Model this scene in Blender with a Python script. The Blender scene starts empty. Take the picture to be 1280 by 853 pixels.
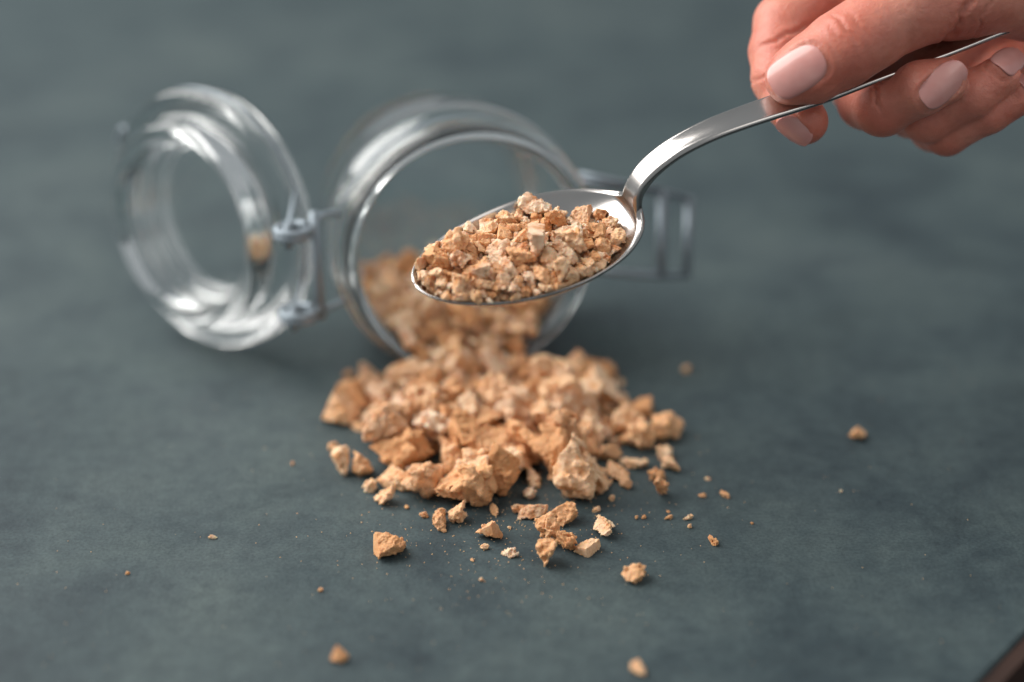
import bpy, math, random
import numpy as np
import openvdb
from mathutils import Vector, Matrix, Quaternion

SC = bpy.context.scene
COL = SC.collection
MM = 0.001

# ------------------------------------------------------------------ camera
CAM_H, PITCH, LENS = 250.0, math.radians(25.0), 60.0
FPX = LENS / 36.0 * 1280.0
cam_d = bpy.data.cameras.new("camera")
cam = bpy.data.objects.new("camera", cam_d); COL.objects.link(cam)
cam.location = (0, 0, CAM_H * MM)
cam.rotation_euler = (math.pi / 2 - PITCH, 0, 0)
cam_d.lens = LENS; cam_d.sensor_width = 36.0
cam_d.clip_start = 0.01; cam_d.clip_end = 20
cam_d.dof.use_dof = True
cam_d.dof.focus_distance = 0.472
cam_d.dof.aperture_fstop = 3.0
cam_d.dof.aperture_blades = 0
SC.camera = cam

# ------------------------------------------------------------------ world, lamps, exposure
world = bpy.data.worlds.new("World"); SC.world = world
world.use_nodes = True
wb = world.node_tree.nodes["Background"]
wb.inputs[0].default_value = (0.68, 0.73, 0.76, 1)
wb.inputs[1].default_value = 0.46

def area(name, loc, target, sx, sy, power, col):
    l = bpy.data.lights.new(name, 'AREA'); l.shape = 'RECTANGLE'
    l.size = sx; l.size_y = sy; l.energy = power; l.color = col
    o = bpy.data.objects.new(name, l); COL.objects.link(o)
    o.location = loc
    d = Vector(target) - Vector(loc)
    o.rotation_euler = d.to_track_quat('-Z', 'Y').to_euler()
    return o
area("window_light", (-1.0, 0.75, 1.0), (0.02, 0.43, 0), 1.45, 1.45, 43.0, (1.0, 0.965, 0.93))
area("side_light", (0.7, -0.1, 0.95), (0.05, 0.42, 0.02), 0.7, 0.7, 2.2, (1.0, 0.95, 0.9))

SC.view_settings.view_transform = 'Standard'
SC.view_settings.look = 'None'
SC.view_settings.exposure = 0.0
SC.view_settings.gamma = 1.0
SC.view_settings.use_curve_mapping = False
SC.render.engine = 'CYCLES'
cy = SC.cycles
cy.use_denoising = True
try: cy.denoiser = 'OPENIMAGEDENOISE'
except Exception: pass
cy.max_bounces = 14; cy.transmission_bounces = 14; cy.glossy_bounces = 6; cy.diffuse_bounces = 4
cy.transparent_max_bounces = 8
cy.caustics_refractive = True; cy.caustics_reflective = True
cy.sample_clamp_indirect = 6.0
cy.blur_glossy = 0.4

# ------------------------------------------------------------------ helpers
_f = np.array([0, math.cos(PITCH), -math.sin(PITCH)])
_u = np.array([0, math.sin(PITCH), math.cos(PITCH)])
_r = np.array([1.0, 0, 0])
C0 = np.array([0, 0, CAM_H])
def P(px, py, D):
    """point in world mm that the photograph shows at px, py, at depth D mm"""
    return C0 + D * ((px - 640) / FPX * _r + (426.5 - py) / FPX * _u + _f)
def PD(a, b, c):
    """direction given as right / up / away from the lens"""
    v = a * _r + b * _u + c * _f
    return v / np.linalg.norm(v)
def PT(px, py, z=0.0):
    d = (px - 640) / FPX * _r + (426.5 - py) / FPX * _u + _f
    return C0 + d * ((z - CAM_H) / d[2])
def nrm(v):
    v = np.asarray(v, float); return v / np.linalg.norm(v)

def link_mesh(name, verts, faces, mat, parent=None, smooth=True, sharp=None):
    me = bpy.data.meshes.new(name)
    v = np.asarray(verts, float) * MM
    me.from_pydata([tuple(p) for p in v.tolist()], [], faces)
    me.update()
    if smooth:
        me.polygons.foreach_set("use_smooth", [True] * len(me.polygons))
        if sharp: me.set_sharp_from_angle(angle=math.radians(sharp))
    if mat: me.materials.append(mat)
    o = bpy.data.objects.new(name, me); COL.objects.link(o)
    if parent:
        o.parent = parent
        o.matrix_parent_inverse = Matrix.Translation(parent.location).inverted()
    return o
def empty(name, loc):
    o = bpy.data.objects.new(name, None); COL.objects.link(o)
    o.location = Vector(loc) * MM; o.empty_display_size = 0.01
    return o
def tag(o, label=None, cat=None, group=None, kind=None):
    if label: o["label"] = label
    if cat: o["category"] = cat
    if group: o["group"] = group
    if kind: o["kind"] = kind
    return o

def frame(axis, hint=(0, 0, 1)):
    z = nrm(axis); x = np.cross(np.asarray(hint, float), z)
    x = nrm(x); y = np.cross(z, x)
    return x, y, z
def lathe(prof, origin, axis, seg=128, closed=True):
    """profile points (radius, height) turned about axis; a closed profile is a solid wall"""
    x, y, z = frame(axis)
    pr = np.array(prof, float); n = len(pr)
    V = []; F = []
    idx = []
    for (r, h) in pr:
        if r < 1e-6:
            idx.append([len(V)] * seg); V.append(origin + z * h)
        else:
            base = len(V)
            for k in range(seg):
                t = 2 * math.pi * k / seg
                V.append(origin + z * h + r * (math.cos(t) * x + math.sin(t) * y))
            idx.append(list(range(base, base + seg)))
    rng = range(n if closed else n - 1)
    for i in rng:
        a = idx[i]; b = idx[(i + 1) % n]
        if a[0] == a[1] and b[0] == b[1]: continue
        for k in range(seg):
            k2 = (k + 1) % seg
            f = [a[k], a[k2], b[k2], b[k]]
            g = []
            for q in f:
                if q not in g: g.append(q)
            if len(g) >= 3: F.append(g)
    return V, F
def smooth_profile(pts, it=2, closed=True):
    p = np.array(pts, float)
    for _ in range(it):           # corner cutting, ends on the axis stay
        q = []
        n = len(p)
        for i in range(n - (0 if closed else 1)):
            a = p[i]; b = p[(i + 1) % n]
            q.append(a * .75 + b * .25); q.append(a * .25 + b * .75)
        if not closed: q[0] = p[0]; q[-1] = p[-1]
        p = np.array(q)
    return p
def catmull(pts, n=8, closed=False):
    p = [np.asarray(q, float) for q in pts]; out = []
    m = len(p)
    for i in range(m if closed else m - 1):
        if closed: a, b, c, d = p[(i - 1) % m], p[i], p[(i + 1) % m], p[(i + 2) % m]
        else: a, b, c, d = p[max(i - 1, 0)], p[i], p[i + 1], p[min(i + 2, m - 1)]
        for k in range(n):
            t = k / n
            out.append(.5 * ((2 * b) + (c - a) * t + (2 * a - 5 * b + 4 * c - d) * t * t + (3 * b - a - 3 * c + d) * t ** 3))
    if not closed: out.append(p[-1])
    return out
def tube(path, r, seg=12, closed=False):
    p = np.array(path); n = len(p); V = []; F = []
    t = np.zeros_like(p)
    for i in range(n):
        a = p[(i - 1) % n] if (closed or i > 0) else p[i]
        b = p[(i + 1) % n] if (closed or i < n - 1) else p[i]
        t[i] = nrm(b - a)
    ref = np.array([0, 0, 1.0]) if abs(t[0][2]) < .9 else np.array([1.0, 0, 0])
    x = nrm(np.cross(ref, t[0]))
    for i in range(n):
        x = nrm(x - t[i] * np.dot(x, t[i])); y = np.cross(t[i], x)
        for k in range(seg):
            a = 2 * math.pi * k / seg
            V.append(p[i] + r * (math.cos(a) * x + math.sin(a) * y))
    for i in range(n if closed else n - 1):
        j = (i + 1) % n
        off = 0
        if closed and j == 0:      # match the twist where the loop closes
            x0 = nrm(V[0] - p[0]); best = max(range(seg), key=lambda k: np.dot(V[i * seg + k] - p[i], x0)); off = best
        for k in range(seg):
            k2 = (k + 1) % seg
            F.append([i * seg + (k + off) % seg, i * seg + (k2 + off) % seg, j * seg + k2, j * seg + k])
    if not closed:
        F.append(list(range(seg))[::-1]); F.append([(n - 1) * seg + k for k in range(seg)])
    return V, F
def join(*vf):
    V = []; F = []
    for v, f in vf:
        o = len(V); V += [np.asarray(q) for q in v]; F += [[i + o for i in g] for g in f]
    return V, F

def vdb_mesh(d, lo, h):
    """surface of a sampled distance field"""
    g = openvdb.FloatGrid(float(10)); g.transform = openvdb.createLinearTransform(1.0)
    g.copyFromArray(np.ascontiguousarray(d, dtype=np.float32))
    pts, tris, quads = g.convertToPolygons(0.0, 0.0)
    pts = np.asarray(pts) * h + lo
    faces = [list(map(int, q)) for q in quads] + [list(map(int, q)) for q in tris]
    # outward winding
    q = np.array([f[:3] for f in faces]); a, b, c = pts[q[:, 0]], pts[q[:, 1]], pts[q[:, 2]]
    ctr = pts.mean(0)
    if np.einsum('ij,ij->', np.cross(b - a, c - a), (a - ctr)) < 0:
        faces = [f[::-1] for f in faces]
    return pts, faces
def lattice_noise(X, seed, res=24):
    """trilinear value noise, X (...,3)"""
    rs = np.random.RandomState(seed); T = rs.uniform(-1, 1, (res, res, res)).astype(np.float32)
    f = np.floor(X).astype(int); t = X - f; t = t * t * (3 - 2 * t); out = 0
    for i in (0, 1):
        for j in (0, 1):
            for k in (0, 1):
                w = (t[..., 0] if i else 1 - t[..., 0]) * (t[..., 1] if j else 1 - t[..., 1]) * (t[..., 2] if k else 1 - t[..., 2])
                out = out + w * T[(f[..., 0] + i) % res, (f[..., 1] + j) % res, (f[..., 2] + k) % res]
    return out

# ------------------------------------------------------------------ materials
def mat(name):
    m = bpy.data.materials.new(name); m.use_nodes = True
    nt = m.node_tree; b = nt.nodes["Principled BSDF"]
    return m, nt, b
def node(nt, t, **k):
    n = nt.nodes.new(t)
    for a, v in k.items():
        if a.startswith("i_"): n.inputs[a[2:].replace("_", " ")].default_value = v
        else: setattr(n, a, v)
    return n
def ramp(nt, src, stops):
    r = nt.nodes.new("ShaderNodeValToRGB"); e = r.color_ramp.elements
    while len(e) < len(stops): e.new(0.5)
    for q, (p, c) in zip(e, stops):
        q.position = p; q.color = (*c, 1)
    nt.links.new(src, r.inputs[0]); return r
def mix(nt, a, b, fac, mode='MIX'):
    m = nt.nodes.new("ShaderNodeMix"); m.data_type = 'RGBA'; m.blend_type = mode
    for s, v in ((6, a), (7, b), (0, fac)):
        if hasattr(v, "links") or isinstance(v, bpy.types.NodeSocket): nt.links.new(v, m.inputs[s])
        else: m.inputs[s].default_value = v if s == 0 else (*v, 1)
    return m.outputs[2]

def make_glass(name, tint=(0.95, 0.985, 0.985)):
    m, nt, b = mat(name)
    b.inputs["Base Color"].default_value = (*tint, 1)
    b.inputs["Transmission Weight"].default_value = 1.0
    b.inputs["Roughness"].default_value = 0.045
    b.inputs["IOR"].default_value = 1.5
    return m
def make_steel(name, col, rough, brushed=0.0):
    m, nt, b = mat(name)
    b.inputs["Metallic"].default_value = 1.0
    tc = nt.nodes.new("ShaderNodeTexCoord")
    n = node(nt, "ShaderNodeTexNoise", i_Scale=60.0, i_Detail=2.0)
    nt.links.new(tc.outputs["Object"], n.inputs["Vector"])
    r = ramp(nt, n.outputs["Fac"], [(.3, (rough * .85,) * 3), (.7, (rough * 1.15,) * 3)])
    nt.links.new(r.outputs[0], b.inputs["Roughness"])
    n2 = node(nt, "ShaderNodeTexNoise", i_Scale=70.0, i_Detail=3.0)
    nt.links.new(tc.outputs["Object"], n2.inputs["Vector"])
    c = ramp(nt, n2.outputs["Fac"], [(.35, tuple(q * .9 for q in col)), (.65, col)])
    nt.links.new(c.outputs[0], b.inputs["Base Color"])
    return m
def make_skin():
    m, nt, b = mat("skin")
    tc = nt.nodes.new("ShaderNodeTexCoord")
    n1 = node(nt, "ShaderNodeTexNoise", i_Scale=70.0, i_Detail=4.0)
    n2 = node(nt, "ShaderNodeTexNoise", i_Scale=420.0, i_Detail=5.0)
    for n in (n1, n2): nt.links.new(tc.outputs["Object"], n.inputs["Vector"])
    c1 = ramp(nt, n1.outputs["Fac"], [(.30, (.56, .18, .13)), (.52, (.66, .255, .185)), (.72, (.73, .33, .245))])
    c2 = ramp(nt, n2.outputs["Fac"], [(.35, (.88, .84, .82)), (.6, (1, 1, 1))])
    col = mix(nt, c1.outputs[0], c2.outputs[0], .8, 'MULTIPLY')
    at = node(nt, "ShaderNodeAttribute", attribute_name="redness")
    col = mix(nt, col, (.60, .17, .11), at.outputs["Fac"])
    nt.links.new(col, b.inputs["Base Color"])
    b.inputs["Roughness"].default_value = .41
    b.inputs["Subsurface Weight"].default_value = .55
    b.inputs["Subsurface Radius"].default_value = (1.0, .35, .2)
    b.inputs["Subsurface Scale"].default_value = .0022
    b.inputs["Specular IOR Level"].default_value = .42
    v = node(nt, "ShaderNodeTexVoronoi", i_Scale=1300.0); v.feature = 'DISTANCE_TO_EDGE'
    wv = node(nt, "ShaderNodeTexNoise", i_Scale=260.0, i_Detail=3.0, i_Distortion=1.5)
    for n in (v, wv): nt.links.new(tc.outputs["Object"], n.inputs["Vector"])
    b1 = node(nt, "ShaderNodeBump", i_Strength=.6, i_Distance=.00025)
    b2 = node(nt, "ShaderNodeBump", i_Strength=.5, i_Distance=.0006)
    nt.links.new(v.outputs["Distance"], b1.inputs["Height"]); nt.links.new(wv.outputs["Fac"], b2.inputs["Height"])
    nt.links.new(b1.outputs[0], b2.inputs["Normal"]); nt.links.new(b2.outputs[0], b.inputs["Normal"])
    return m
def make_nail():
    m, nt, b = mat("nail_polish")
    tc = nt.nodes.new("ShaderNodeTexCoord")
    n1 = node(nt, "ShaderNodeTexNoise", i_Scale=160.0, i_Detail=2.0)
    nt.links.new(tc.outputs["Object"], n1.inputs["Vector"])
    c = ramp(nt, n1.outputs["Fac"], [(.3, (.62, .28, .25)), (.7, (.71, .36, .32))])
    nt.links.new(c.outputs[0], b.inputs["Base Color"])
    b.inputs["Roughness"].default_value = .28
    b.inputs["Subsurface Weight"].default_value = .3
    b.inputs["Subsurface Radius"].default_value = (1, .5, .4); b.inputs["Subsurface Scale"].default_value = .0012
    b.inputs["Coat Weight"].default_value = .4; b.inputs["Coat Roughness"].default_value = .1
    return m
def make_crumb(name="crumb", boost=1.0):
    m, nt, b = mat(name)
    tc = nt.nodes.new("ShaderNodeTexCoord"); oi = nt.nodes.new("ShaderNodeObjectInfo")
    ge = nt.nodes.new("ShaderNodeNewGeometry")
    add = node(nt, "ShaderNodeVectorMath", operation='ADD')
    nt.links.new(ge.outputs["Position"], add.inputs[0]); nt.links.new(oi.outputs["Random"], add.inputs[1])
    n1 = node(nt, "ShaderNodeTexNoise", i_Scale=260.0, i_Detail=5.0, i_Roughness=.6)
    n2 = node(nt, "ShaderNodeTexNoise", i_Scale=1500.0, i_Detail=4.0, i_Roughness=.7)
    for n in (n1, n2): nt.links.new(add.outputs[0], n.inputs["Vector"])
    pale = ramp(nt, oi.outputs["Random"], [(0, (.89, .56, .33)), (.25, (.95, .71, .49)), (.5, (.84, .51, .29)), (.75, (.68, .35, .16)), (1, (.96, .78, .59))])
    dark = ramp(nt, oi.outputs["Random"], [(0, (.70, .34, .14)), (.5, (.80, .45, .22)), (1, (.60, .24, .09))])
    f = ramp(nt, n1.outputs["Fac"], [(.34, (0, 0, 0)), (.56, (1, 1, 1))])
    col = mix(nt, dark.outputs[0], pale.outputs[0], f.outputs[0])
    f2 = ramp(nt, n2.outputs["Fac"], [(.3, (.78, .72, .66)), (.6, (1, 1, 1))])
    col = mix(nt, col, f2.outputs[0], .8, 'MULTIPLY')
    nt.links.new(col, b.inputs["Base Color"])
    b.inputs["Roughness"].default_value = .78
    b.inputs["Specular IOR Level"].default_value = .3
    b.inputs["Subsurface Weight"].default_value = .35
    b.inputs["Subsurface Radius"].default_value = (1, .5, .25); b.inputs["Subsurface Scale"].default_value = .0009
    b1 = node(nt, "ShaderNodeBump", i_Strength=.55, i_Distance=.0005)
    b2 = node(nt, "ShaderNodeBump", i_Strength=.55, i_Distance=.0010)
    nt.links.new(n2.outputs["Fac"], b1.inputs["Height"]); nt.links.new(n1.outputs["Fac"], b2.inputs["Height"])
    nt.links.new(b1.outputs[0], b2.inputs["Normal"]); nt.links.new(b2.outputs[0], b.inputs["Normal"])
    return m
def make_stone():
    m, nt, b = mat("slate_tabletop")
    tc = nt.nodes.new("ShaderNodeTexCoord")
    def N(s, d=4.0, r=.55, dist=0.0):
        n = node(nt, "ShaderNodeTexNoise", i_Scale=s, i_Detail=d, i_Roughness=r, i_Distortion=dist)
        nt.links.new(tc.outputs["Object"], n.inputs["Vector"]); return n.outputs["Fac"]
    big, mid, fine, grit = N(4.5, 5, .6, .6), N(22, 6, .65, .5), N(190, 5, .7), N(1100, 3, .6)
    c = ramp(nt, big, [(.3, (.040, .060, .066)), (.5, (.053, .076, .080)), (.7, (.067, .090, .092))]).outputs[0]
    c = mix(nt, c, ramp(nt, mid, [(.30, (.55, .60, .66)), (.48, (.96, .97, .98)), (.72, (1.22, 1.18, 1.13))]).outputs[0], .9, 'MULTIPLY')
    stain = N(11, 7, .62, 1.6)
    c = mix(nt, c, ramp(nt, stain, [(.30, (.50, .54, .59)), (.42, (.84, .87, .89)), (.56, (1.06, 1.05, 1.04)), (.75, (1.20, 1.17, 1.14))]).outputs[0], .85, 'MULTIPLY')
    c = mix(nt, c, ramp(nt, fine, [(.3, (.60, .63, .67)), (.55, (1, 1, 1)), (.75, (1.3, 1.28, 1.25))]).outputs[0], .75, 'MULTIPLY')
    c = mix(nt, c, ramp(nt, grit, [(.3, (.55, .57, .60)), (.6, (1.15, 1.15, 1.15))]).outputs[0], .7, 'MULTIPLY')
    nt.links.new(c, b.inputs["Base Color"])
    r = ramp(nt, mid, [(.3, (.52,) * 3), (.7, (.72,) * 3)])
    nt.links.new(r.outputs[0], b.inputs["Roughness"])
    b.inputs["Specular IOR Level"].default_value = .32
    b1 = node(nt, "ShaderNodeBump", i_Strength=.35, i_Distance=.0006)
    nt.links.new(fine, b1.inputs["Height"])
    b2 = node(nt, "ShaderNodeBump", i_Strength=.3, i_Distance=.0002)
    nt.links.new(grit, b2.inputs["Height"]); nt.links.new(b1.outputs[0], b2.inputs["Normal"])
    nt.links.new(b2.outputs[0], b.inputs["Normal"])
    return m
def make_wood():
    m, nt, b = mat("brown_edge_wood")
    tc = nt.nodes.new("ShaderNodeTexCoord")
    n = node(nt, "ShaderNodeTexNoise", i_Scale=60.0, i_Detail=5.0)
    nt.links.new(tc.outputs["Object"], n.inputs["Vector"])
    c = ramp(nt, n.outputs["Fac"], [(.3, (.028, .014, .010)), (.7, (.045, .022, .015))])
    nt.links.new(c.outputs[0], b.inputs["Base Color"]); b.inputs["Roughness"].default_value = .5
    return m
def make_carpet():
    m, nt, b = mat("dark_speckled_carpet")
    tc = nt.nodes.new("ShaderNodeTexCoord")
    v = node(nt, "ShaderNodeTexVoronoi", i_Scale=95.0)
    nt.links.new(tc.outputs["Object"], v.inputs["Vector"])
    c = ramp(nt, v.outputs["Distance"], [(.1, (.06, .07, .07)), (.4, (.008, .011, .014))])
    nt.links.new(c.outputs[0], b.inputs["Base Color"]); b.inputs["Roughness"].default_value = .9
    return m

GLASS = make_glass("clear_glass"); LIDGLASS = make_glass("clear_lid_glass", (.965, .985, .98))
STEEL = make_steel("polished_steel", (.52, .495, .475), .22)
WIRE = make_steel("galvanised_wire", (.30, .35, .39), .5)
WIRE.node_tree.nodes["Principled BSDF"].inputs["Metallic"].default_value = .55
SKIN = make_skin(); NAIL = make_nail(); CRUMB = make_crumb(); STONE = make_stone(); WOOD = make_wood(); CARPET = make_carpet()

# ------------------------------------------------------------------ table
E0, E1 = PT(1221, 853), PT(1280, 792)          # where the stone ends
ed = nrm(E1 - E0); en = nrm(np.cross(ed, (0, 0, 1)))   # outward
if np.dot(en, PT(1280, 853) - E0) < 0: en = -en
def slab(poly, z0, z1, bev=1.2):
    """a prism with a small bevel round its top"""
    n = len(poly); c = np.mean(poly, 0); V = []; F = []
    for off, z in ((0, z0), (0, z1 - bev), (bev, z1)):
        for p in poly:
            d = nrm(c - p) * off; V.append(np.array([p[0] + d[0], p[1] + d[1], z]))
    F.append(list(range(n))[::-1]); F.append([2 * n + i for i in range(n)])
    for l in (0, 1):
        for i in range(n):
            j = (i + 1) % n
            F.append([l * n + i, l * n + j, (l + 1) * n + j, (l + 1) * n + i])
    return V, F
a0 = E0 - ed * 330; a1 = E0 + ed * 900
poly = [a0, a1, a1 - en * 300 + ed * 900, np.array([-400, 2900, 0]), np.array([-1600, 1800, 0]), np.array([-1600, -100, 0]), a0 - en * 900]
table = empty("table", (0, 400, 0))
tag(table, "dark slate grey stone tabletop with a brown edge, strewn with crumbs", "table")
V, F = slab(poly, -22, 0, .8); link_mesh("tabletop", V, F, STONE, table, smooth=False)
W = 4.4
V, F = slab([a0 + en * .3, a0 + en * W, a1 + en * W, a1 + en * .3], -34, -1.0, 1.0)
link_mesh("edge_band", V, F, WOOD, table, smooth=False)
for (x, y) in ((-1450, 100), (-1450, 1700), (-450, 2650), (a1 - en * 250)[:2]):
    V, F = slab([np.array([x - 30, y - 30, 0]), np.array([x + 30, y - 30, 0]), np.array([x + 30, y + 30, 0]), np.array([x - 30, y + 30, 0])], -740, -23)
    link_mesh("leg", V, F, WOOD, table, smooth=False)
V = [np.array(q, float) for q in ((-5000, -3000, -741), (5000, -3000, -741), (5000, 7000, -741), (-5000, 7000, -741))]
tag(link_mesh("floor", V, [[0, 1, 2, 3]], CARPET, None, False), kind="structure")

# ------------------------------------------------------------------ glass jar
M0 = P(591, 318, 540)                     # centre of the mouth
AX = nrm((.24, -.965, .09))               # from base to mouth
HJ = 73.0
B0 = M0 - AX * HJ
JUP = nrm(np.array([0, 0, 1.0]) - AX * AX[2])
JRT = nrm(np.cross(JUP, -AX)); JRT = JRT if JRT[0] > 0 else -JRT
KJ = 1.04
outer = [(0, 2.2), (22, 2.0), (30, .6), (34, .3), (36.0, 2.5), (37.2, 8), (38.6, 16), (40.4, 28), (41.4, 40), (42.2, 48), (41.6, 54), (40.0, 58), (39.3, 60.5),
         (39.7, 61.5), (40.9, 62.4), (40.9, 63.6), (39.6, 64.6), (38.8, 66), (38.8, 69), (38.4, 70.2), (37.0, 70.5)]
inner = [(35.0, 69.4), (34.4, 67), (34.3, 62), (34.8, 58), (37.2, 54.5), (38.9, 51.5), (39.5, 47), (38.6, 40), (37.8, 28), (35.8, 16), (34.4, 9), (31.5, 6.2), (22, 6.0), (0, 6.2)]
outer = [(r * KJ, h_ * KJ) for r, h_ in outer]; inner = [(r * KJ, h_ * KJ) for r, h_ in inner]
prof = smooth_profile(outer + inner, 2, closed=False)
jar = empty("glass_jar", (B0[0], B0[1], 0))
tag(jar, "small clear clip top glass jar lying on its side with lid open, spilling crumbs", "jar")
V, F = lathe(prof, B0, AX, 160, closed=False)
link_mesh("glass_body", V, F, GLASS, jar)
R_W = .6
def ring(c, ax, r, n=72):
    x, y, z = frame(ax); return [c + r * (math.cos(2 * math.pi * k / n) * x + math.sin(2 * math.pi * k / n) * y) for k in range(n)]
CN = B0 + AX * 58.8 * KJ
V, F = tube(ring(CN, AX, 41.6), R_W, 10, True); link_mesh("neck_wire", V, F, WIRE, jar)
# hinge bracket on the left: upright bar, two arms back to the neck, two arms out to the coils
HB = CN + (-JRT) * 48.6 + AX * 5.5 - JUP * 1.5
hb_t, hb_b = HB + JUP * 16.5, HB - JUP * 15.5
nk = lambda a: CN + 42.8 * (-JRT * math.cos(a) + JUP * math.sin(a))
V, F = join(tube([hb_t + JUP * 1.5, hb_b - JUP * 1.5], 1.6, 10),
            tube(catmull([nk(.33), (nk(.33) + hb_t) / 2 - JRT * 1, hb_t - JUP * 2.5], 6), 1.0, 10),
            tube(catmull([nk(-.36), (nk(-.36) + hb_b) / 2 - JRT * 1, hb_b + JUP * 1.5], 6), 1.0, 10))
hb = link_mesh("hinge_bracket", V, F, WIRE, jar)
NL = np.array([-math.sin(math.radians(37)), -math.cos(math.radians(37)), 0.0]); NL = nrm(NL - JUP * np.dot(NL, JUP))
LC = P(268, 271, 571)                     # lid centre
LR = nrm(np.cross(JUP, NL)); LR = LR if LR[0] > 0 else -LR      # towards the hinge
pins = []
for s, base in ((1, hb_t - JUP * 2.2), (-1, hb_b + JUP * 3.0)):
    cc = base - JRT * 7.6 + AX * 4.6 - JUP * .8
    coil = []
    for k in range(44):
        t = k / 44 * 2 * 2 * math.pi
        coil.append(cc + 4.9 * (JRT * math.cos(t) + AX * math.sin(t)) + JUP * (1.5 * t / (2 * math.pi) - 1.5))
    V, F = join(tube([base, (base + coil[0]) / 2 + AX * .4, coil[0]], .95, 8), tube(coil, 1.25, 8),
                tube([cc - JUP * 5.2 + JRT * -1.5, cc + JUP * 2.2 + JRT * -1.5], 1.3, 8))
    link_mesh("hinge_coil", V, F, WIRE, jar); pins.append(cc)
# clasp on the right
def loop(pts, r=1.1): return tube(catmull(pts, 6), r, 10)
kt, kb = CN + 42.8 * (JRT * math.cos(.42) + JUP * math.sin(.42)), CN + 42.8 * (JRT * math.cos(-.30) + JUP * math.sin(-.30))
ct, cb, it, ib = P(862, 250, 578), P(858, 344, 578), P(828, 246, 570), P(826, 340, 570)
V, F = join(tube([kt, it + (0, 0, 1.5), ct], 1.2, 10), tube([ct + JUP * 1.2, cb - JUP * 1.2], 1.45, 10), tube([kb, ib - JUP * 1.5, cb], 1.2, 10))
link_mesh("clasp_bail", V, F, WIRE, jar)
V, F = join(tube([it + JUP * 2.2, ib - JUP * 2.2], 1.7, 10), tube([kt + JUP * 2 - AX * 2, (kt + it) / 2 + AX * 2.2 + JUP * 2.4, it + JUP * 2], 1.1, 10))
link_mesh("clasp_lever", V, F, WIRE, jar)
# lid: flange, deep glass ring on its inner side, thin centre
lid_out = [(0, -3.2), (24, -3.0), (27.5, -3.4), (29.5, -6.8), (33, -8.0), (36, -7.4), (37.2, -4.4), (40, -3.6), (43.2, -2.6), (44, -.4), (42.6, 1.0), (42.6, 2.6), (44, 3.8), (43.4, 6.2), (40, 7.2), (36.2, 7.6)]
lid_in = [(35.2, 9), (34.6, 14.5), (32.0, 16.0), (28.6, 14.8), (27.2, 9), (26.2, 1.8), (23.5, .2), (0, 0)]
lp = smooth_profile(lid_out + lid_in, 2, closed=False)
V, F = lathe(lp, LC, NL, 160, closed=False)
lid = link_mesh("lid", V, F, LIDGLASS, jar); lid["label"] = "thick round glass lid hanging open on its wire hinge"
V, F = tube(ring(LC + NL * 1.8, NL, 43.3), .55, 8, True)
lw = link_mesh("lid_wire", V, F, WIRE, lid); 
tabp = LC + NL * 1.8 - LR * 44.2 + JUP * 20
for a, pc in ((.36, pins[0]), (-.36, pins[1])):
    V, F = tube(catmull([LC + NL * 1.8 + 43.6 * (LR * math.cos(a) + JUP * math.sin(a)), pc - JRT * 1.5], 2), .8, 8)
    link_mesh("hinge_arm", V, F, WIRE, lid)
tg = LC + NL * 1.8 + 44.6 * (-LR * math.cos(.5) + JUP * math.sin(.5))
tv = nrm(np.cross(NL, tg - LC))
V, F = tube(catmull([tg - tv * 4 , tg - tv * 3 + nrm(tg - LC) * 3, tg + tv * 3 + nrm(tg - LC) * 3, tg + tv * 4], 5), .9, 8)
tb = link_mesh("catch_loop", V, F, WIRE, lid)

# ------------------------------------------------------------------ spoon
ST, SN = P(518, 354, 460), P(787, 262, 474)
SU = nrm(SN - ST); SW = PD(-.38, .63, .676); SW = nrm(SW - SU * np.dot(SW, SU)); SNo = np.cross(SU, SW)
if SNo[2] < 0: SNo = -SNo
BL = float(np.linalg.norm(SN - ST)); KW = float(np.dot(SW, ST))
def on_plane(px, py, lift=0.0):
    d = (px - 640) / FPX * _r + (426.5 - py) / FPX * _u + _f
    D = (KW - np.dot(SW, C0)) / np.dot(SW, d)
    q = C0 + D * d - ST
    return float(np.dot(q, SU)), float(np.dot(q, SNo))
hp = [on_plane(*q) for q in ((793, 238), (808, 215.5), (830, 196), (855, 180), (890, 163), (927, 149), (965, 136), (1025, 115), (1083, 91), (1126, 74), (1179, 52), (1230, 29), (1300, -2))]
ctl = [(0, 0), (BL * .3, -.9), (BL * .6, -.9), (BL * .9, -.45), (BL, .9)] + hp
cl = np.array(catmull([np.array(q) for q in ctl], 24))
seg = np.r_[0, np.cumsum(np.linalg.norm(np.diff(cl, axis=0), axis=1))]
TOT = seg[-1]
NS = 300
t = np.linspace(0, 1, NS)
sgrid = TOT * (t ** 1.0)
tt_ = np.linspace(0, 1, 290); sgrid = TOT * (tt_ - .9 * np.sin(2 * np.pi * tt_) / (2 * np.pi)); sgrid[0] = 0; sgrid[-1] = TOT
cx = np.interp(sgrid, seg, cl[:, 0]); cz = np.interp(sgrid, seg, cl[:, 1])
tx = np.gradient(cx, sgrid); tz = np.gradient(cz, sgrid); tl = np.hypot(tx, tz); tx /= tl; tz /= tl
BW = 19.8
X = (sgrid - BL * .515) / (BL * .515)
Xc = np.clip(X, -1, 1)
hwb = BW * np.sqrt(np.clip(1 - Xc ** 2, 0, 1)) * (1 + .10 * Xc)
s_rel = (sgrid - BL) / (TOT - BL)
hwh = np.interp(s_rel, [-.25, -.02, .05, .18, .37, .52, .72, .9, 1.0], [0, 4.6, 3.9, 4.0, 4.6, 5.3, 6.5, 8, 8.4])
endc = np.clip((TOT - sgrid) / 10.0, 0, 1); hwh = hwh * np.sqrt(1 - (1 - endc) ** 2)
k = 3.2
hw = np.where(sgrid < BL * .8, hwb, .5 * (hwb + hwh + np.sqrt((hwb - hwh) ** 2 + k * k * np.clip((sgrid - BL * .8) / (BL * .15), 0, 1))))
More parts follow.
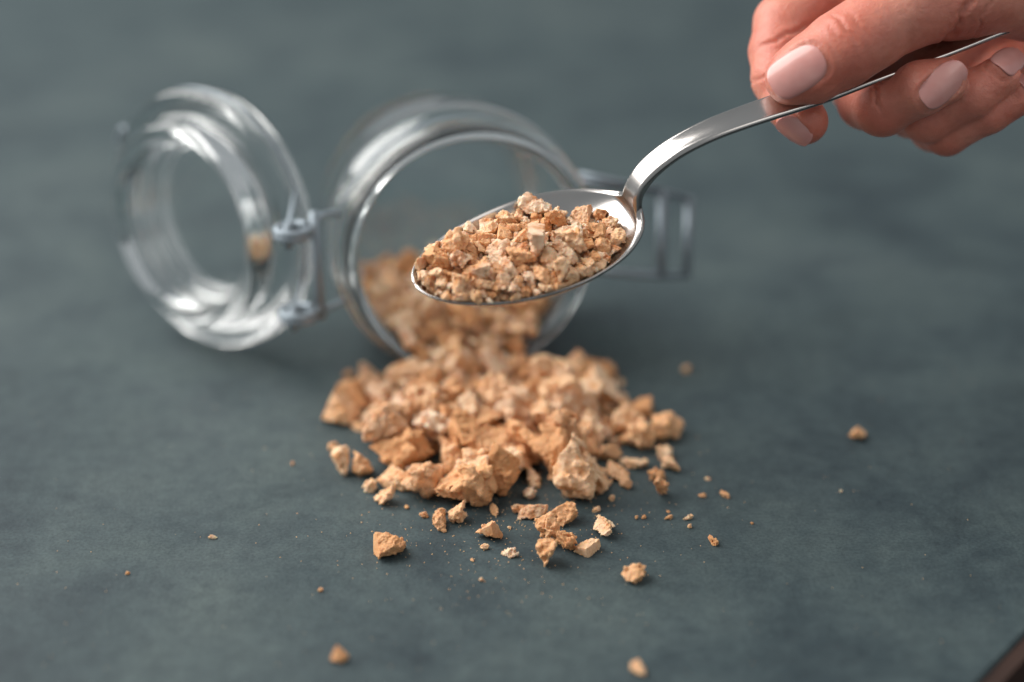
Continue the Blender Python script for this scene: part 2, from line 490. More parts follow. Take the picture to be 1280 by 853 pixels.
hw = np.where(sgrid > BL * 1.12, hwh, hw)
wgt = np.clip((sgrid - BL * 1.0) / (BL * .12), 0, 1); hw = hw * (1 - wgt) + hwh * wgt
hw[0] = 0; hw[-1] = 0.0
NV = 45
vv = np.sin(np.linspace(-np.pi / 2, np.pi / 2, NV))
q = np.clip(1 - Xc[:, None] ** 2, 0, 1) * (1 - vv[None, :] ** 2)
DEP = 9.0
drop = DEP * q ** .72
y = hw[:, None] * vv[None, :]
# the handle is slightly dished across its width
dish = np.clip(s_rel * 6, 0, 1)[:, None] * .5 * (vv[None, :] ** 2)
mid = (cx[:, None, None] * np.array([1, 0, 0]) + y[..., None] * np.array([0, 1, 0]) + cz[:, None, None] * np.array([0, 0, 1]))
nn = np.stack([-tz, np.zeros_like(tz), tx], -1)[:, None, :]
mid = mid + nn * (dish - drop)[..., None]
du = np.gradient(mid, sgrid, axis=0); dv = np.gradient(mid, vv, axis=1)
nr = np.cross(du, dv); ln = np.linalg.norm(nr, axis=-1, keepdims=True); nr = np.where(ln > 1e-6, nr / np.maximum(ln, 1e-9), nn)
if nr[len(nr) // 2, NV // 2, 2] < 0: nr = -nr
dedge = np.minimum(hw[:, None] * (1 - np.abs(vv))[None, :], np.minimum(sgrid, TOT - sgrid)[:, None])
thk = np.interp(sgrid / BL, [0, .8, 1.0, 1.15, 1.5, 2.6], [.9, 1.1, 2.4, 2.9, 2.1, 1.6])[:, None]
e = np.sqrt(np.clip(1 - (1 - np.clip(dedge / (thk * .5), 0, 1)) ** 2, 0, 1))
top = mid + nr * (thk * .5 * e)[..., None]; bot = mid - nr * (thk * .5 * e)[..., None]
def to_world(a): return ST + a[..., 0:1] * SU + a[..., 1:2] * SW + a[..., 2:3] * SNo
topw, botw = to_world(top), to_world(bot)
NSg = len(sgrid)
icut = int(np.searchsorted(sgrid, BL * 1.0))
SV = np.concatenate([topw.reshape(-1, 3), botw[:, 1:-1].reshape(-1, 3)])
def ti(i, j): return i * NV + j
def bi(i, j): return ti(i, j) if j in (0, NV - 1) else NSg * NV + i * (NV - 2) + j - 1
SF = []; SFi = []
for i in range(NSg - 1):
    for j in range(NV - 1):
        SF.append([ti(i, j), ti(i + 1, j), ti(i + 1, j + 1), ti(i, j + 1)]); SFi.append(i)
        SF.append([bi(i, j), bi(i, j + 1), bi(i + 1, j + 1), bi(i + 1, j)]); SFi.append(i)
full = bpy.data.meshes.new("full"); full.from_pydata([tuple(p) for p in (SV * MM).tolist()], [], SF); full.update()
import bmesh
nv = np.zeros(len(full.vertices) * 3); full.vertices.foreach_get("normal", nv); nv = nv.reshape(-1, 3)
fn0 = np.mean([nv[ti(icut // 2, NV // 2)]], 0)
flip = np.dot(fn0, SNo) < 0
if flip: nv = -nv; SF = [f[::-1] for f in SF]
bpy.data.meshes.remove(full)
spoon = empty("spoon", ST + np.array([30, 0, -8]))
tag(spoon, "polished steel tablespoon heaped with crumbs, held above the jar mouth by a hand", "spoon")
for nm, sel in (("bowl", lambda i: i < icut), ("handle", lambda i: i >= icut)):
    fs = [f for f, i in zip(SF, SFi) if sel(i)]
    used = sorted({a for f in fs for a in f}); remap = {a: b for b, a in enumerate(used)}
    o = link_mesh(nm, SV[used], [[remap[a] for a in f] for f in fs], STEEL, spoon)
    o.data.normals_split_custom_set_from_vertices([tuple(p) for p in nv[used].tolist()])

# ------------------------------------------------------------------ hand
def smin(a, b, k):
    h = np.clip(.5 + .5 * (b - a) / k, 0, 1); return b * (1 - h) + a * h - k * h * (1 - h)
def chain(G, pts, k=2.0, flat=None):
    """tapered limb through (point, radius) joints"""
    lo_ = np.min([np.asarray(p_) - r_ for p_, r_ in pts], 0) - 9; hi_ = np.max([np.asarray(p_) + r_ for p_, r_ in pts], 0) + 9
    sl = tuple(slice(max(0, int((lo_[i] - axs[i][0]) / HV)), max(0, int((hi_[i] - axs[i][0]) / HV) + 1)) for i in range(3))
    full_ = np.full(G.shape[:3], 12.0, dtype=np.float32); G = G[sl]
    d = None
    for (a, ra), (b, rb) in zip(pts[:-1], pts[1:]):
        a = np.asarray(a, dtype=np.float32); b = np.asarray(b, dtype=np.float32); ba = b - a
        t = np.clip(((G - a) @ ba) / np.dot(ba, ba), 0, 1)
        dd = np.linalg.norm(G - a - t[..., None] * ba, axis=-1) - (ra + (rb - ra) * t)
        d = dd if d is None else smin(d, dd, k)
    full_[sl] = np.minimum(d, 12.0)
    return full_
F_THUMB = [(P(991, 97, 469), 7.7), (P(1013, 88, 468.5), 9.2), (P(1052, 63, 468), 10.3), (P(1082, 44, 468.5), 10.1), (P(1130, 13, 470), 10.6), (P(1205, -8, 475), 12.2), (P(1300, -25, 486), 16.5), (P(1420, -60, 505), 19)]
F_INDEX = [(P(1006, 152, 481.5), 6.7), (P(990, 130, 486), 7.3), (P(975, 98, 490), 7.9), (P(972, 64, 494), 8.1), (P(980, 30, 498), 9.0), (P(1050, -20, 506), 9.8), (P(1150, -62, 520), 11.5)]
F_MID = [(P(1178, 102, 472), 6.6), (P(1150, 111, 473), 7.5), (P(1102, 136, 481), 7.7), (P(1083, 126, 492), 8.0), (P(1074, 106, 507), 8.8), (P(1130, 40, 520), 9.5), (P(1215, -30, 530), 11.5)]
F_RING = [(P(1250, 96, 477.5), 5.9), (P(1215, 118, 479), 6.9), (P(1160, 146, 486), 7.4), (P(1142, 140, 498), 7.7), (P(1136, 122, 512), 8.4), (P(1200, 60, 525), 9.2), (P(1285, -5, 533), 11)]
F_PINK = [(P(1270, 122, 481), 5.2), (P(1235, 142, 483), 5.9), (P(1182, 165, 490), 6.5), (P(1166, 160, 501), 6.8), (P(1164, 146, 513), 7.4), (P(1245, 95, 523), 8.4), (P(1350, 50, 530), 10.5)]
WR = P(1540, -95, 520); WR2 = P(1740, -150, 540)
lo = np.min([p for ch in (F_THUMB, F_INDEX, F_MID, F_RING, F_PINK) for p, r in ch] + [WR2], 0) - 22
hi = np.max([p for ch in (F_THUMB, F_INDEX, F_MID, F_RING, F_PINK) for p, r in ch] + [WR, WR2], 0) + 22
hi[0] = min(hi[0], WR2[0] + 2)
HV = .7
axs = [np.arange(lo[i], hi[i], HV, dtype=np.float32) for i in range(3)]
G = np.stack(np.meshgrid(*axs, indexing='ij'), -1)
palm = None
for (ch, rr) in ((F_INDEX, 12.0), (F_MID, 12.5), (F_RING, 12), (F_PINK, 11)):
    d = chain(G, [(ch[-1][0], ch[-1][1]), (ch[-1][0] * .45 + WR * .55, rr + 1), (WR, 15)], 3)
    palm = d if palm is None else smin(palm, d, 7)
palm = smin(palm, chain(G, [F_THUMB[-2], F_THUMB[-1], (WR, 16)], 4), 9)
palm = smin(palm, chain(G, [(WR, 20), (WR2, 25)], 3), 10)
D = palm
for ch, kk in ((F_INDEX, 5), (F_MID, 4), (F_RING, 4), (F_PINK, 4)):
    fd = smin(chain(G, ch[:5], 1.6), chain(G, ch[4:], 2), .9)
    near = np.linalg.norm(G - ch[-1][0], axis=-1)
    kv = np.clip(6 - near * .13, .35, 6)           # soft union only round the knuckles
    D = smin(D, fd, kv)
th = chain(G, F_THUMB[:-1], 2.6)
near = np.linalg.norm(G - F_THUMB[-2][0], axis=-1)
D = smin(D, th, np.clip(9 - near * .22, .35, 9))
# skin creases and gentle unevenness
gx = lattice_noise(G * .11 + 40, 5); D = D + .35 * gx
hv, hf = vdb_mesh(D, lo, HV)
for ch in (G, D, palm, th, near): pass
hv = np.asarray(hv)
fa = np.array([q[:4] if len(q) == 4 else [*q, q[0]] for q in hf])
def vnormals(v):
    n = np.zeros_like(v); c = np.cross(v[fa[:, 2]] - v[fa[:, 0]], v[fa[:, 3]] - v[fa[:, 1]])
    for k_ in range(4): np.add.at(n, fa[:, k_], c)
    return n / np.maximum(np.linalg.norm(n, axis=1, keepdims=True), 1e-9)
VN = vnormals(hv)
def crease(c, axis, across, depth, width, length, wob=0.5, seed=1):
    """a fold in the skin: narrow along axis, running across"""
    global hv
    axis = nrm(axis); across = nrm(across - axis * np.dot(across, axis))
    r = hv - c; s = r @ axis; t_ = r @ across
    s = s + wob * np.sin(t_ * .9 + seed) + wob * .5 * np.sin(t_ * 2.3 + seed * 2)
    g = np.exp(-(s / width) ** 2) * np.exp(-(t_ / length) ** 4) * np.exp(-(np.linalg.norm(r, axis=1) / (length * 1.6)) ** 4)
    b = (np.exp(-((np.abs(s) - width * 2.2) / (width * 1.4)) ** 2)) * np.exp(-(t_ / length) ** 4) * np.exp(-(np.linalg.norm(r, axis=1) / (length * 1.6)) ** 4)
    hv = hv + VN * (-depth * g + depth * .35 * b)[:, None]
VIEW = -_f
def surf(px, py, D0):      # first skin point along the line of sight, for setting folds and nails
    o = C0; d = nrm(P(px, py, D0) - C0)
    r = hv - o; tt = r @ d; dist = np.linalg.norm(r - tt[:, None] * d, axis=1)
    m = (dist < .9) & (np.abs(tt - D0) < 60); i = np.where(m)[0]
    return hv[i[np.argmin(tt[i])]] if len(i) else P(px, py, D0)
ta = nrm(F_THUMB[3][0] - F_THUMB[2][0])
for (px, py, L_, dp, sd) in ((1047, 41, 4.5, .22, 1), (1060, 33, 5.8, .48, 1.6), (1073, 27, 4.6, .28, 2.1)):
    crease(surf(px, py, 455), ta, PD(-.5, .8, 0) , dp, .55, L_, .3, sd)
crease(surf(1205, 22, 462), PD(.85, -.35, 0), PD(.4, .9, 0), .9, .8, 9, .5, 1)
crease(surf(1232, 20, 462), PD(.9, -.2, 0), PD(.3, .9, 0), .4, .5, 9, .7, 2)
crease(surf(1092, 118, 470), PD(.95, .2, 0), PD(-.1, 1, 0), .5, .5, 5, .4, 3)
crease(surf(947, 100, 480), PD(0, 1, 0), PD(1, .1, 0), .3, .5, 6, .4, 4)
crease(surf(985, 40, 480), PD(-.5, 1, 0), PD(1, .5, 0), .55, .6, 8, .3, 5)
red = np.zeros(len(hv))
for (px, py, dd, r_, a_) in ((1060, 34, 458, 8, .75), (1035, 100, 462, 9, .6), (1000, 128, 470, 8, .65), (1015, 165, 478, 8, .75), (1100, 160, 478, 9, .55), (1130, 100, 470, 7, .45), (965, 70, 486, 12, .35), (1160, 185, 486, 9, .45), (1000, 15, 492, 12, .3), (1245, 110, 480, 12, .35), (1150, 30, 466, 14, .2)):
    red = np.maximum(red, a_ * np.exp(-(np.linalg.norm(hv - P(px, py, dd), axis=1) / r_) ** 2))
nails = []
def nail(px, py, D0, Ld, Nd, ln_, wd, curve, pointy=.25, over=1.5):
    """one nail plate set in its bed: Ld towards the free edge, Nd away from the finger"""
    global hv
    if D0 is None: c = px; N = nrm(Nd)
    else:
        c = surf(px, py, D0); VNn = vnormals(hv); wt = np.exp(-(np.linalg.norm(hv - c, axis=1) / 2.6) ** 2)
        N = nrm((VNn * wt[:, None]).sum(0)); N = nrm(N + .25 * nrm(Nd))
    L_ = nrm(Ld - N * np.dot(Ld, N)); Wd = np.cross(L_, N)
    R_ = curve
    # press the bed and raise the fold round it
    r = hv - c; a = r @ L_; w_ = r @ Wd; z = r @ N
    plate = -(w_ ** 2) / (2 * R_) - (a ** 2) / 90.0
    an = np.abs((a + .5) / (ln_ / 2)); wn = np.abs(w_ / (wd / 2))
    rho = (an ** 3 + wn ** 3) ** (1 / 3)
    m = (np.abs(z - plate) < 3.2) & (rho < 1.5)
    inside = np.clip((1.0 - rho) / .12, 0, 1)
    tgt = plate - .12
    move = np.where(m, (tgt - z) * inside, 0)
    fold = np.where(m, .45 * np.exp(-((rho - 1.17) / .09) ** 2) * np.clip(.6 - a / ln_ * 1.6, 0, 1), 0)
    hv = hv + N[None] * (move + fold)[:, None]
    nu, nw = 22, 16; V = []; F = []
    for layer in (0, 1):
        for i in range(nu + 1):
            for j in range(nw + 1):
                s = math.sin(math.pi / 2 * (-1 + 2 * i / nu)); t_ = -1 + 2 * j / nw
                if s > 0: wfac = (1 - pointy * s ** 2) * max(1 - s ** 6, .0004) ** (1 / 3)
                else: wfac = max(1 - abs(s) ** 2.7, .0004) ** (1 / 2.7)
                aa = s * ln_ / 2 + (over if s > 0 else 0) * s
                ww = t_ * wd / 2 * wfac
                zz = -(ww ** 2) / (2 * R_) - aa ** 2 / 90.0 + (.30 if layer else -.25)
                if abs(t_) > .99 or i in (0, nu): zz -= .18 * layer
                V.append(c + L_ * aa + Wd * ww + N * zz)
    S1 = (nu + 1) * (nw + 1); idx = lambda l, i, j: l * S1 + i * (nw + 1) + j
    for i in range(nu):
        for j in range(nw):
            F.append([idx(1, i, j), idx(1, i + 1, j), idx(1, i + 1, j + 1), idx(1, i, j + 1)])
            F.append([idx(0, i, j), idx(0, i, j + 1), idx(0, i + 1, j + 1), idx(0, i + 1, j)])
    for i in range(nu):
        for j, fl in ((0, 1), (nw, 0)):
            f = [idx(0, i, j), idx(0, i + 1, j), idx(1, i + 1, j), idx(1, i, j)]; F.append(f if fl else f[::-1])
    for j in range(nw):
        for i, fl in ((0, 0), (nu, 1)):
            f = [idx(0, i, j), idx(0, i, j + 1), idx(1, i, j + 1), idx(1, i, j)]; F.append(f if not fl else f[::-1])
    nails.append((V, F))
nail(994, 88, 460, PD(-.88, -.46, -.05), PD(-.1, .2, -.97), 15.6, 11.6, 9.5, .10, .6)
nN = PD(-.42, -.66, -.62)
nail(P(1001, 147, 482.3) + nN * 7.2, 0, None, PD(.62, -.75, -.15), nN, 10.6, 8.0, 5.6, .25, .3)
nail(1182, 109, 468, PD(.72, .68, .10), PD(.22, -.12, -.96), 13.5, 9.4, 6.0, .30, 1.8)
nail(1264, 70, 470, PD(.68, .70, .15), PD(.25, -.15, -.95), 12.0, 8.6, 5.6, .30, 1.6)
nail(1283, 98, 475, PD(.72, .65, .15), PD(.25, -.2, -.93), 10.0, 7.2, 5.0, .30, 1.4)
hand = link_mesh("hand", hv, hf, SKIN, None)
tag(hand, "person's hand with pale pink nails pinching the spoon handle between thumb and fingers", "hand")
at = hand.data.attributes.new("redness", 'FLOAT', 'POINT'); at.data.foreach_set("value", red.astype(np.float32))
for (V, F), nm in zip(nails, ("thumbnail", "fingernail", "fingernail", "fingernail", "fingernail")):
    link_mesh(nm, V, F, NAIL, hand)
# ------------------------------------------------------------------ crumbs
def crumb_mesh(kind, seed):
    rs = np.random.RandomState(seed); n = 52; L = 1.45
    ax = np.linspace(-L, L, n); h = ax[1] - ax[0]
    G = np.stack(np.meshgrid(ax, ax, ax, indexing='ij'), -1)
    Gw = G + .10 * np.stack([lattice_noise(G * 3.1 + 9, seed * 7 + q) for q in range(3)], -1)
    d = np.full(G.shape[:3], -9.0)
    m = {'chunk': 10, 'flake': 12, 'shard': 8, 'cluster': 12, 'granule': 13}[kind]
    sc = {'chunk': (1, .86, .74), 'flake': (1.1, .85, .40), 'shard': (1.2, .72, .52), 'cluster': (.82, .7, .6), 'granule': (.95, .9, .85)}[kind]
    for _ in range(m):
        v = nrm(rs.normal(size=3)); off = rs.uniform(.66, 1.0)
        d = np.maximum(d, (Gw / sc) @ v - off)
    d = d * min(sc) * 1.25
    for _ in range({'cluster': 4, 'granule': 1}.get(kind, 3)):      # broken-out hollows
        c = nrm(rs.normal(size=3)) * np.array(sc) * rs.uniform(.95, 1.2); r = rs.uniform(.22, .42)
        d = np.maximum(d, r - np.linalg.norm(Gw - c, axis=-1))
    for _ in range({'cluster': 20, 'granule': 4}.get(kind, 5)):     # grains stuck on
        c = nrm(rs.normal(size=3)) * np.array(sc) * rs.uniform(.7, .98); r = rs.uniform(.13, .34) if kind == 'cluster' else rs.uniform(.12, .26)
        dd = np.linalg.norm(Gw - c, axis=-1) - r
        hh = np.clip(.5 + .5 * (dd - d) / .06, 0, 1); d = dd * (1 - hh) + d * hh - .06 * hh * (1 - hh)
    d = d + .085 * lattice_noise(G * 3.3 + 5, seed + 50) + .065 * lattice_noise(G * 8 + 5, seed + 51) + .05 * lattice_noise(G * 15 + 5, seed + 52)
    d[0] = d[-1] = 1; d[:, 0] = d[:, -1] = 1; d[:, :, 0] = d[:, :, -1] = 1
    pts, faces = vdb_mesh(d, -L, h)
    # keep the largest island
    par = list(range(len(pts)))
    def find(a):
        while par[a] != a: par[a] = par[par[a]]; a = par[a]
        return a
    for f in faces:
        r0 = find(f[0])
        for b in f[1:]: par[find(b)] = r0
    roots = np.array([find(i) for i in range(len(pts))]); u, c = np.unique(roots, return_counts=True); keep = u[np.argmax(c)]
    ids = np.where(roots == keep)[0]; mp = -np.ones(len(pts), int); mp[ids] = np.arange(len(ids))
    faces = [[int(mp[a]) for a in f] for f in faces if roots[f[0]] == keep]; pts = pts[ids]
    pts = pts - (pts.max(0) + pts.min(0)) / 2
    pts = pts / (np.ptp(pts, axis=0).mean() / 2)        # mean extent = 2 units
    me = bpy.data.meshes.new("crumb"); me.from_pydata([tuple(p) for p in (pts * MM).tolist()], [], faces); me.update()
    me.polygons.foreach_set("use_smooth", [True] * len(me.polygons)); me.set_sharp_from_angle(angle=math.radians(60))
    me.materials.append(CRUMB)
    return me
KINDS = ['chunk'] * 9 + ['cluster'] * 6 + ['flake'] * 4 + ['shard'] * 3 + ['granule'] * 3
CM = [crumb_mesh(kd, 101 + 13 * i) for i, kd in enumerate(KINDS)]
